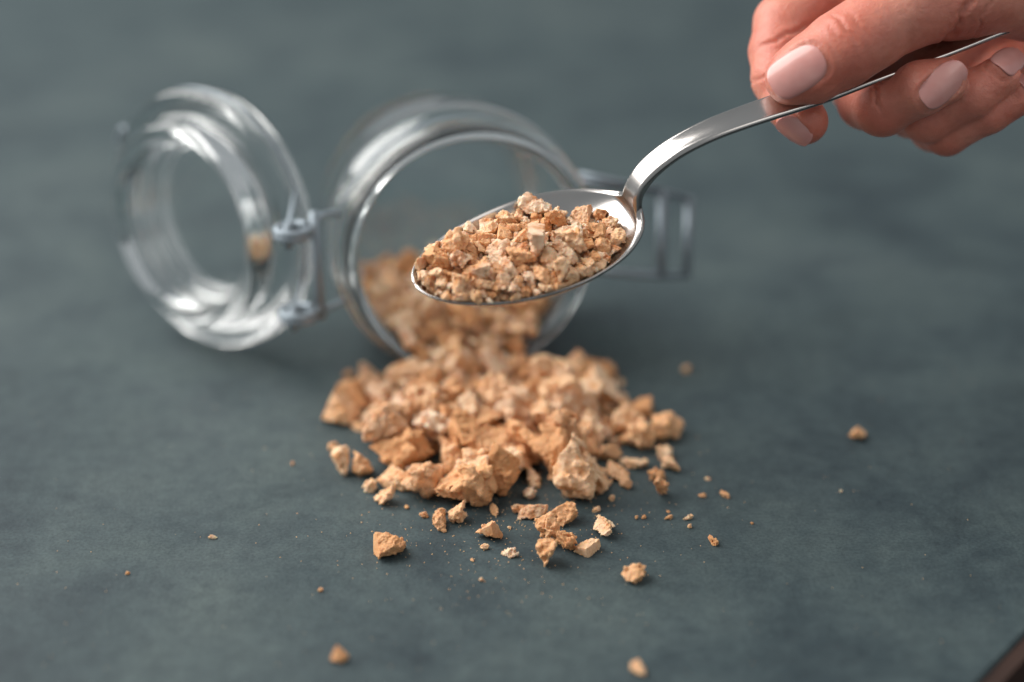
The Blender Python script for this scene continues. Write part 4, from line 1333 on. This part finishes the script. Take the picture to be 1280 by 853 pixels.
7 63 4517 811 91 -39 8 -13 374 s
20 144 4285 770 38 14 32 86 288 s
24 19 4424 744 12 -66 -47 57 240 s
5 -56 4225 720 30 -60 -47 57 248 s
4 194 4344 763 42 88 -7 22 274 s
21 29 4340 790 4 92 22 32 211 s
14 -119 4305 727 23 64 63 37 311 s
22 -15 4235 735 46 35 -12 -81 303 s
13 -140 4268 756 11 -44 -74 -50 282 s
13 102 4279 747 27 -11 -92 -26 411 s
1 -20 4189 725 57 31 -19 73 268 s
0 -134 4177 726 19 84 50 -2 238 s
2 177 4369 797 69 25 -28 62 218 s
11 273 4435 793 10 21 -33 -91 230 s
2 -186 4372 747 69 -52 -17 -48 214 s
4 54 4449 738 62 76 2 -19 232 s
11 26 4394 766 15 5 -19 -97 241 s
12 -112 4191 693 35 59 -65 34 233 s
6 -194 4271 753 13 88 14 -43 329 s
9 104 4376 739 16 95 -25 1 236 s
12 -31 4395 753 34 93 -5 -16 230 s
3 231 4382 795 53 -6 -15 -83 277 s
20 94 4441 750 13 81 -42 -39 214 s
13 47 4436 775 32 63 21 67 285 s
12 -78 4243 746 9 48 -43 -76 217 s
24 95 4444 784 68 -17 -9 -70 203 s
19 1 4375 725 57 -38 31 66 215 s
12 -91 4225 704 66 67 1 33 228 s
17 -84 4353 751 39 -50 22 -74 200 s
5 246 4335 766 61 26 35 -66 224 s
4 -61 4408 788 20 58 -71 -35 239 s
19 -59 4441 771 69 6 -20 69 274 s
20 199 4385 774 97 1 24 -5 271 s
3 132 4221 748 1 38 -78 -49 296 s
15 -92 4320 730 8 85 -39 35 99 s
2 80 4394 758 15 70 -12 69 165 s
11 31 4311 702 93 36 -2 -7 134 s
17 -195 4219 704 71 -4 57 -40 147 s
18 143 4454 749 3 42 -1 91 115 s
23 -214 4266 683 15 -28 23 92 95 s
16 44 4404 751 10 48 14 -86 103 s
4 98 4412 732 72 60 32 12 97 s
2 -61 4381 685 87 1 0 -49 108 s
1 104 4348 692 90 17 40 -3 130 s
13 -58 4452 741 36 -87 -8 -32 144 s
21 6 4169 714 81 -8 14 57 197 s
3 -62 4236 680 31 60 35 64 104 s
17 -94 4233 680 18 86 47 2 134 s
21 142 4286 709 39 73 53 -14 109 s
14 47 4294 717 40 7 -91 -11 130 s
8 -88 4326 711 44 61 -56 -35 135 s
18 25 4305 688 79 -10 -9 60 109 s
3 -68 4392 736 18 -5 -87 -46 179 s
3 85 4323 738 67 24 57 41 134 s
23 -38 4369 756 82 -51 16 -19 118 s
3 276 4417 778 34 -84 19 -36 165 s
20 296 4401 776 7 -92 20 -34 109 s
2 6 4227 702 59 -41 35 -60 209 s
12 107 4325 754 39 -42 -69 -44 151 s
1 -138 4270 719 42 -31 8 -85 153 s
1 -61 4153 683 17 72 -67 -6 105 s
3 73 4430 759 12 -91 -37 12 172 s
11 -109 4312 694 12 74 58 -32 117 s
9 -39 4228 744 15 -5 -82 -55 147 s
1 64 4402 741 58 76 -28 -10 146 s
16 2 4236 684 91 -39 -14 -7 145 s
14 37 4464 793 1 34 83 -44 132 s
11 -28 4479 757 28 16 -56 76 90 s
3 13 4320 690 9 79 57 19 101 s
2 36 4415 782 39 -22 -84 29 95 s
16 20 4197 692 48 -48 29 67 147 s
3 10 4155 692 28 58 61 -46 148 s
5 156 4437 764 36 -59 72 11 193 s
2 113 4209 723 16 61 -36 -68 167 s
18 -123 4217 682 61 29 21 -70 95 s
1 46 4223 697 5 83 -54 10 168 s
0 134 4382 759 36 58 57 46 119 s
9 170 4477 770 83 -31 26 -39 192 s
1 229 4282 755 30 -11 -24 92 170 s
15 30 4244 733 81 46 -26 -25 149 s
15 55 4364 697 86 -4 -14 48 165 s
0 -123 4216 699 67 24 45 -54 120 s
16 3 4312 707 26 21 19 -92 179 s
13 -96 4452 754 51 11 50 -69 95 s
0 -125 4379 753 53 -76 -13 37 160 s
19 -115 4249 731 94 -6 -11 -32 174 s
18 76 4510 777 80 58 1 -16 120 s
2 -138 4228 702 83 -23 -51 0 112 s
2 76 4264 691 41 -54 -74 -8 101 s
21 -154 4361 746 27 84 35 31 197 s
13 206 4307 742 84 -45 -15 26 160 s
23 163 4466 787 41 -34 33 78 126 s
9 -203 4219 734 5 -48 87 13 178 s
23 -76 4166 697 64 1 32 70 108 s
2 33 4228 707 50 -1 -22 -84 125 s
12 -186 4201 713 63 37 20 65 194 s
7 -60 4428 736 1 -99 -7 -9 172 s
1 -84 4333 728 68 -27 57 38 113 s
8 259 4361 760 67 56 21 -43 112 s
21 165 4384 761 28 80 43 31 99 s
16 99 4401 725 98 4 -2 -21 99 s
20 11 4397 794 26 28 -68 -63 190 s
9 -69 4291 709 36 -82 30 32 109 s
2 224 4256 728 3 -32 48 -82 95 s
22 100 4180 705 9 16 -59 -79 149 s
7 112 4343 709 70 2 71 -6 92 s
9 -107 4406 713 69 -45 -43 -38 91 s
1 -237 4236 714 19 -74 -39 -52 150 s
20 13 4362 776 41 -41 -82 -2 173 s
16 -47 4444 723 49 -68 -54 -4 111 s
7 -175 4330 735 47 -34 -49 65 98 s
0 -49 4313 720 83 -26 -12 -47 160 s
10 122 4399 706 52 23 81 -17 110 s
10 -78 4302 724 22 54 79 -20 152 s
14 55 4298 699 25 3 93 -25 99 s
5 -51 4250 686 27 -43 -86 7 138 s
21 -43 4466 767 21 17 95 17 189 s
10 2 4301 681 71 -4 -3 70 155 s
1 231 4305 736 74 -19 -10 64 110 s
14 -9 4195 692 27 5 14 -95 130 s
21 167 4295 736 1 77 43 47 94 s
3 -35 4385 725 3 99 -12 -4 156 s
9 -183 4369 716 12 66 67 -31 98 s
20 -111 4272 671 62 60 -35 -35 171 s
4 138 4323 722 41 39 -54 62 104 s
13 246 4478 805 15 -35 -71 -59 200 s
17 108 4215 706 25 -51 79 22 114 s
5 -56 4280 722 61 65 -35 28 150 s
0 -71 4321 707 83 -47 27 9 117 s
21 262 4297 739 2 -76 47 -44 120 s
1 28 4303 728 39 -48 -54 -57 129 s
8 90 4411 766 43 -81 -35 -21 143 s
10 -6 4322 686 67 51 -54 6 153 s
2 -219 4292 718 75 52 26 31 186 s
19 -129 4241 701 84 13 15 -51 116 s
6 14 4423 777 31 -59 -48 -57 114 s
19 160 4404 766 79 36 -3 50 122 s
12 -56 4372 745 7 43 -42 79 154 s
19 52 4242 700 63 12 24 -73 95 s
22 -176 4375 724 54 -30 -24 -75 101 s
13 -68 4260 713 10 39 83 39 173 s
11 101 4233 730 34 14 -42 83 105 s
16 -95 4270 710 22 -53 72 40 93 s
14 56 4419 728 1 -46 35 82 157 s
7 208 4272 741 3 -35 -88 31 183 s
4 -195 4328 740 64 29 36 -62 209 s
21 62 4250 738 43 -22 -42 77 171 s
11 -126 4350 684 77 59 16 -20 130 s
13 48 4319 722 43 43 30 73 150 s
14 -71 4412 744 73 -52 -22 39 92 s
8 92 4340 726 90 38 16 -11 170 s
8 146 4259 729 84 -28 -36 -30 182 s
21 140 4450 737 70 -20 52 -44 124 s
4 -36 4385 689 44 -74 -10 -50 118 s
13 90 4350 756 40 18 -90 0 177 s
21 -204 4266 697 56 -47 68 -7 106 s
19 147 4388 783 53 11 42 -73 187 s
2 122 4186 708 71 50 -41 -27 130 s
13 -87 4395 748 74 -8 45 49 110 s
14 67 4169 697 95 14 -20 -22 113 s
0 232 4378 750 15 67 52 -50 116 s
16 202 4231 736 76 -58 -28 -11 182 s
4 147 4297 742 79 13 19 -57 187 s
20 -89 4270 695 2 -50 12 86 106 s
4 -79 4309 697 74 -11 63 -20 124 s
14 -91 4264 724 65 -61 37 27 116 s
13 90 4432 717 14 75 26 -59 107 s
19 -1 4444 764 95 24 -4 19 155 s
17 90 4264 682 68 35 28 -58 115 s
10 -5 4205 668 12 -81 6 57 99 s
16 -144 4390 747 6 5 -94 -34 113 s
1 -171 4393 739 67 46 -54 23 110 s
20 -110 4204 713 21 90 37 -7 101 s
24 -57 4302 694 41 9 -17 -89 148 s
3 -68 4206 695 29 79 38 38 112 s
13 -109 4249 699 24 -7 -5 97 133 s
16 240 4324 734 16 0 82 -54 107 s
18 180 4509 787 42 -90 -8 -9 105 s
0 -60 4276 693 84 -5 50 19 139 s
8 -68 4352 767 23 -26 93 -10 148 s
3 -235 4245 692 7 100 0 -7 94 s
3 -85 4252 692 5 79 33 -51 146 s
2 -29 4229 677 37 -92 15 2 131 s
7 -214 4254 708 5 -89 -31 33 93 s
15 119 4335 723 91 5 -21 -36 99 s
0 -130 4350 736 30 -20 -65 67 161 s
22 240 4305 748 22 -75 -55 29 181 s
3 62 4260 696 32 -21 92 -2 109 s
5 -128 4271 684 94 -33 -5 4 102 s
12 4 4314 777 42 -21 42 -78 97 s
13 220 4315 724 20 48 7 -85 105 s
18 -221 4360 750 82 -5 -18 54 209 s
24 18 4195 720 20 13 -15 -96 152 s
18 -78 4402 764 75 50 11 -42 101 s
7 -69 4364 727 5 -30 -87 39 121 s
13 -117 4224 722 80 -46 30 -22 175 s
23 -15 4270 744 15 19 -71 -66 165 s
9 -108 4277 700 45 -59 -55 -39 189 s"""
def world_px(c):
    r = np.asarray(c) - C0; dz = r @ _f
    return 640 + (r @ _r) / dz * FPX, 426.5 - (r @ _u) / dz * FPX, dz
rows = []
for ln_ in DATA.split("\n"):
    a = ln_.split(); v = int(a[0]); f = [float(q_) for q_ in a[1:9]]
    rows.append((v, np.array(f[:3]) / 10, Quaternion((f[3], f[4], f[5], f[6])).normalized(), f[7] / 100, a[9]))
SPECIAL = []
SPECIAL = [(503, 694, "lone angular crumb at the front left, below the heap"), (789, 722, "lone crumb lying apart at the front right of the heap"), (1069, 540, "lone small crumb far to the right of the heap under the hand"),
    (890, 682, "tiny crumb to the right, above the lone front right crumb"), (423, 820, "small crumb lying alone near the bottom edge on the left"), (791, 841, "small crumb lying alone at the bottom edge on the right"),
    (264, 671, "tiny reddish crumb alone on the slate at far left"), (733, 613, "largest upright crumb at the right front of the heap"), (795, 552, "big knobbly crumb standing off to the right of the heap"),
    (855, 463, "blurred tiny crumb behind the heap, to the right of the jar"), (443, 470, "blurred tiny crumb beside the jar rim at its lower left"), (437, 526, "blurred crumb at the far left end of the heap"),
    (426, 586, "leftmost wedge shaped crumb standing beside the heap"), (637, 693, "small sharp crumb alone just left of the front cluster"), (600, 663, "squarish crumb in front of the heap"), (661, 652, "thin slanting crumb in front of the heap"),
    (157, 718, "minute speck of crumb at the lower left of the tabletop"), (828, 617, "notched crumb at the right front of the heap")]
SHAPE = {'chunk': 'angular', 'cluster': 'knobbly', 'flake': 'flat', 'shard': 'sharp edged', 'granule': 'rounded'}
ORD = "first second third fourth fifth sixth seventh eighth ninth tenth eleventh twelfth thirteenth fourteenth fifteenth sixteenth seventeenth eighteenth nineteenth twentieth".split()
def info(v, c, s, g):
    """kind of crumb and the zone it lies in"""
    x_, y_, dz = world_px(c); w = 2 * s / dz * FPX
    size = "large" if w > 44 else "medium" if w > 27 else "small" if w > 12 else "tiny"
    if g == 's':
        t = np.dot(c - ST, SU) / BL; v_ = np.dot(c - ST, SW) / BW
        zone = "near the spoon tip" if t < .25 else "near the spoon neck" if t > .72 else "by the spoon's rear rim" if v_ > .28 else "by the spoon's front rim" if v_ < -.28 else "in mid spoon"
        gr = "crumbs heaped on the spoon"
    elif g == 'j': zone, gr = "inside the jar", "crumbs inside the glass jar"
    elif g == 'p':
        zone = "at the heap's left side" if x_ < 520 else "at the heap's right side" if x_ > 680 else "at the heap's front" if y_ > 560 else "by the jar mouth" if y_ < 485 else "in mid heap"
        gr = "crumbs in the spilled heap"
    else:
        zone = ("left of the heap" if x_ < 480 else "right of the heap" if x_ > 740 else "in front of the heap") + (", nearest the camera" if y_ > 760 else "")
        gr = "tiny specks on the tabletop" if w < 12 else "loose crumbs around the heap"
    return size, SHAPE[KINDS[v]], zone, gr
# what shows of each crumb from where the photograph was taken
buf = -np.ones((853, 1280), int); YY, XX = np.mgrid[0:853, 0:1280]
far = sorted(range(len(rows)), key=lambda i: -world_px(rows[i][1])[2])
for i in far:
    v, c, q_, s, g = rows[i]; x_, y_, dz = world_px(c); w = s * .88 / dz * FPX
    x0, x1, y0, y1 = [int(t) for t in (max(0, x_ - w - 1), min(1280, x_ + w + 2), max(0, y_ - w - 1), min(853, y_ + w + 2))]
    if x1 > x0 and y1 > y0:
        mm_ = (XX[y0:y1, x0:x1] - x_) ** 2 + (YY[y0:y1, x0:x1] - y_) ** 2 < w * w
        buf[y0:y1, x0:x1][mm_] = i
# the bowl hides what lies below it
cxs, cys, _z = world_px(ST + SU * BL * .5); SXX = XX - 654; SYY = YY - 312
ct_, sn_ = math.cos(-.33), math.sin(-.33)
inb = ((SXX * ct_ + SYY * sn_) / 142) ** 2 + ((-SXX * sn_ + SYY * ct_) / 60) ** 2 < 1
cnt = np.zeros(len(rows), int)
for i, k_ in zip(*np.unique(buf[buf >= 0], return_counts=True)): cnt[i] = k_
hid = buf[inb & (buf >= 0)]
for i, k_ in zip(*np.unique(hid, return_counts=True)):
    if rows[i][4] != 's': cnt[i] -= k_
order = sorted(range(len(rows)), key=lambda i: -(cnt[i] + (1e5 if rows[i][4] == 't' else 0)))
classes = {}
rest = []
for n_, i in enumerate(order):
    v, c, q_, s, g = rows[i]
    if n_ >= 298 or cnt[i] < 6 and g != 't': rest.append(rows[i]); continue
    o = bpy.data.objects.new("crumb", CM[v]); COL.objects.link(o)
    if s > 8.6: s *= 1.0
    o.location = Vector(c) * MM; o.rotation_mode = 'QUATERNION'; o.rotation_quaternion = q_; o.scale = (s, s, s)
    inf = info(v, c, s, g)
    x_, y_, dz = world_px(c)
    best = None
    for (sx, sy, stext) in SPECIAL:
        if g == 't' and abs(sx - x_) < 9 and abs(sy - y_) < 12: best = stext
    if best: tag(o, best, "crumb")
    else: classes.setdefault(inf, []).append((x_, o))
for (size, shape, zone, gr), L_ in classes.items():
    L_.sort(key=lambda t: t[0])
    for k_, (x_, o) in enumerate(L_):
        if len(L_) == 1: lb = "%s %s tan crumb %s" % (size, shape, zone)
        elif k_ == 0: lb = "leftmost of the %s %s crumbs %s" % (size, shape, zone)
        elif k_ == len(L_) - 1: lb = "rightmost of the %s %s crumbs %s" % (size, shape, zone)
        else: lb = "%s from the left of the %s %s crumbs %s" % (ORD[min(k_, 19)], size, shape, zone)
        if len(lb.split()) < 4: lb += " on the slate"
        tag(o, lb, "crumb", gr)
if rest:
    V = []; Fc = []
    for (v, c, q_, s, g) in rest:
        me = CM[v]; n = len(me.vertices); co = np.zeros(n * 3); me.vertices.foreach_get("co", co)
        R3 = np.array(q_.to_matrix()); pts = co.reshape(-1, 3) / MM * s @ R3.T + c
        o_ = len(V); V += list(pts); Fc += [[a_ + o_ for a_ in p_.vertices] for p_ in me.polygons]
    ob = link_mesh("crumbs", V, Fc, CRUMB, None)
    tag(ob, "smallest and half buried crumbs filling the jar, the heap and the spoon", "crumbs", None, "stuff")
# dust of the finest crumbs
rs = np.random.RandomState(5); V = []; Fc = []
for k_ in range(1100):
    if k_ < 950: x_, y_ = rs.normal(640, 105), rs.normal(610, 70)
    else: x_, y_ = rs.uniform(20, 1260), rs.uniform(440, 845)
    p_ = PT(x_, y_); r_ = rs.uniform(.07, .24) if k_ < 950 else rs.uniform(.08, .2)
    o_ = len(V)
    for d_ in ((1, 0, 0), (0, 1, 0), (-1, 0, 0), (0, -1, 0), (.2, .1, 1.2), (0, .1, -.3)):
        V.append(p_ + r_ * (np.array(d_) + rs.uniform(-.3, .3, 3)) + np.array([0, 0, r_ * .3]))
    for a_ in range(4):
        b_ = (a_ + 1) % 4; Fc.append([o_ + a_, o_ + b_, o_ + 4]); Fc.append([o_ + b_, o_ + a_, o_ + 5])
ob = link_mesh("crumb_dust", V, Fc, CRUMB, None, smooth=False)
tag(ob, "fine crumb dust scattered over the slate tabletop", "crumb dust", None, "stuff")
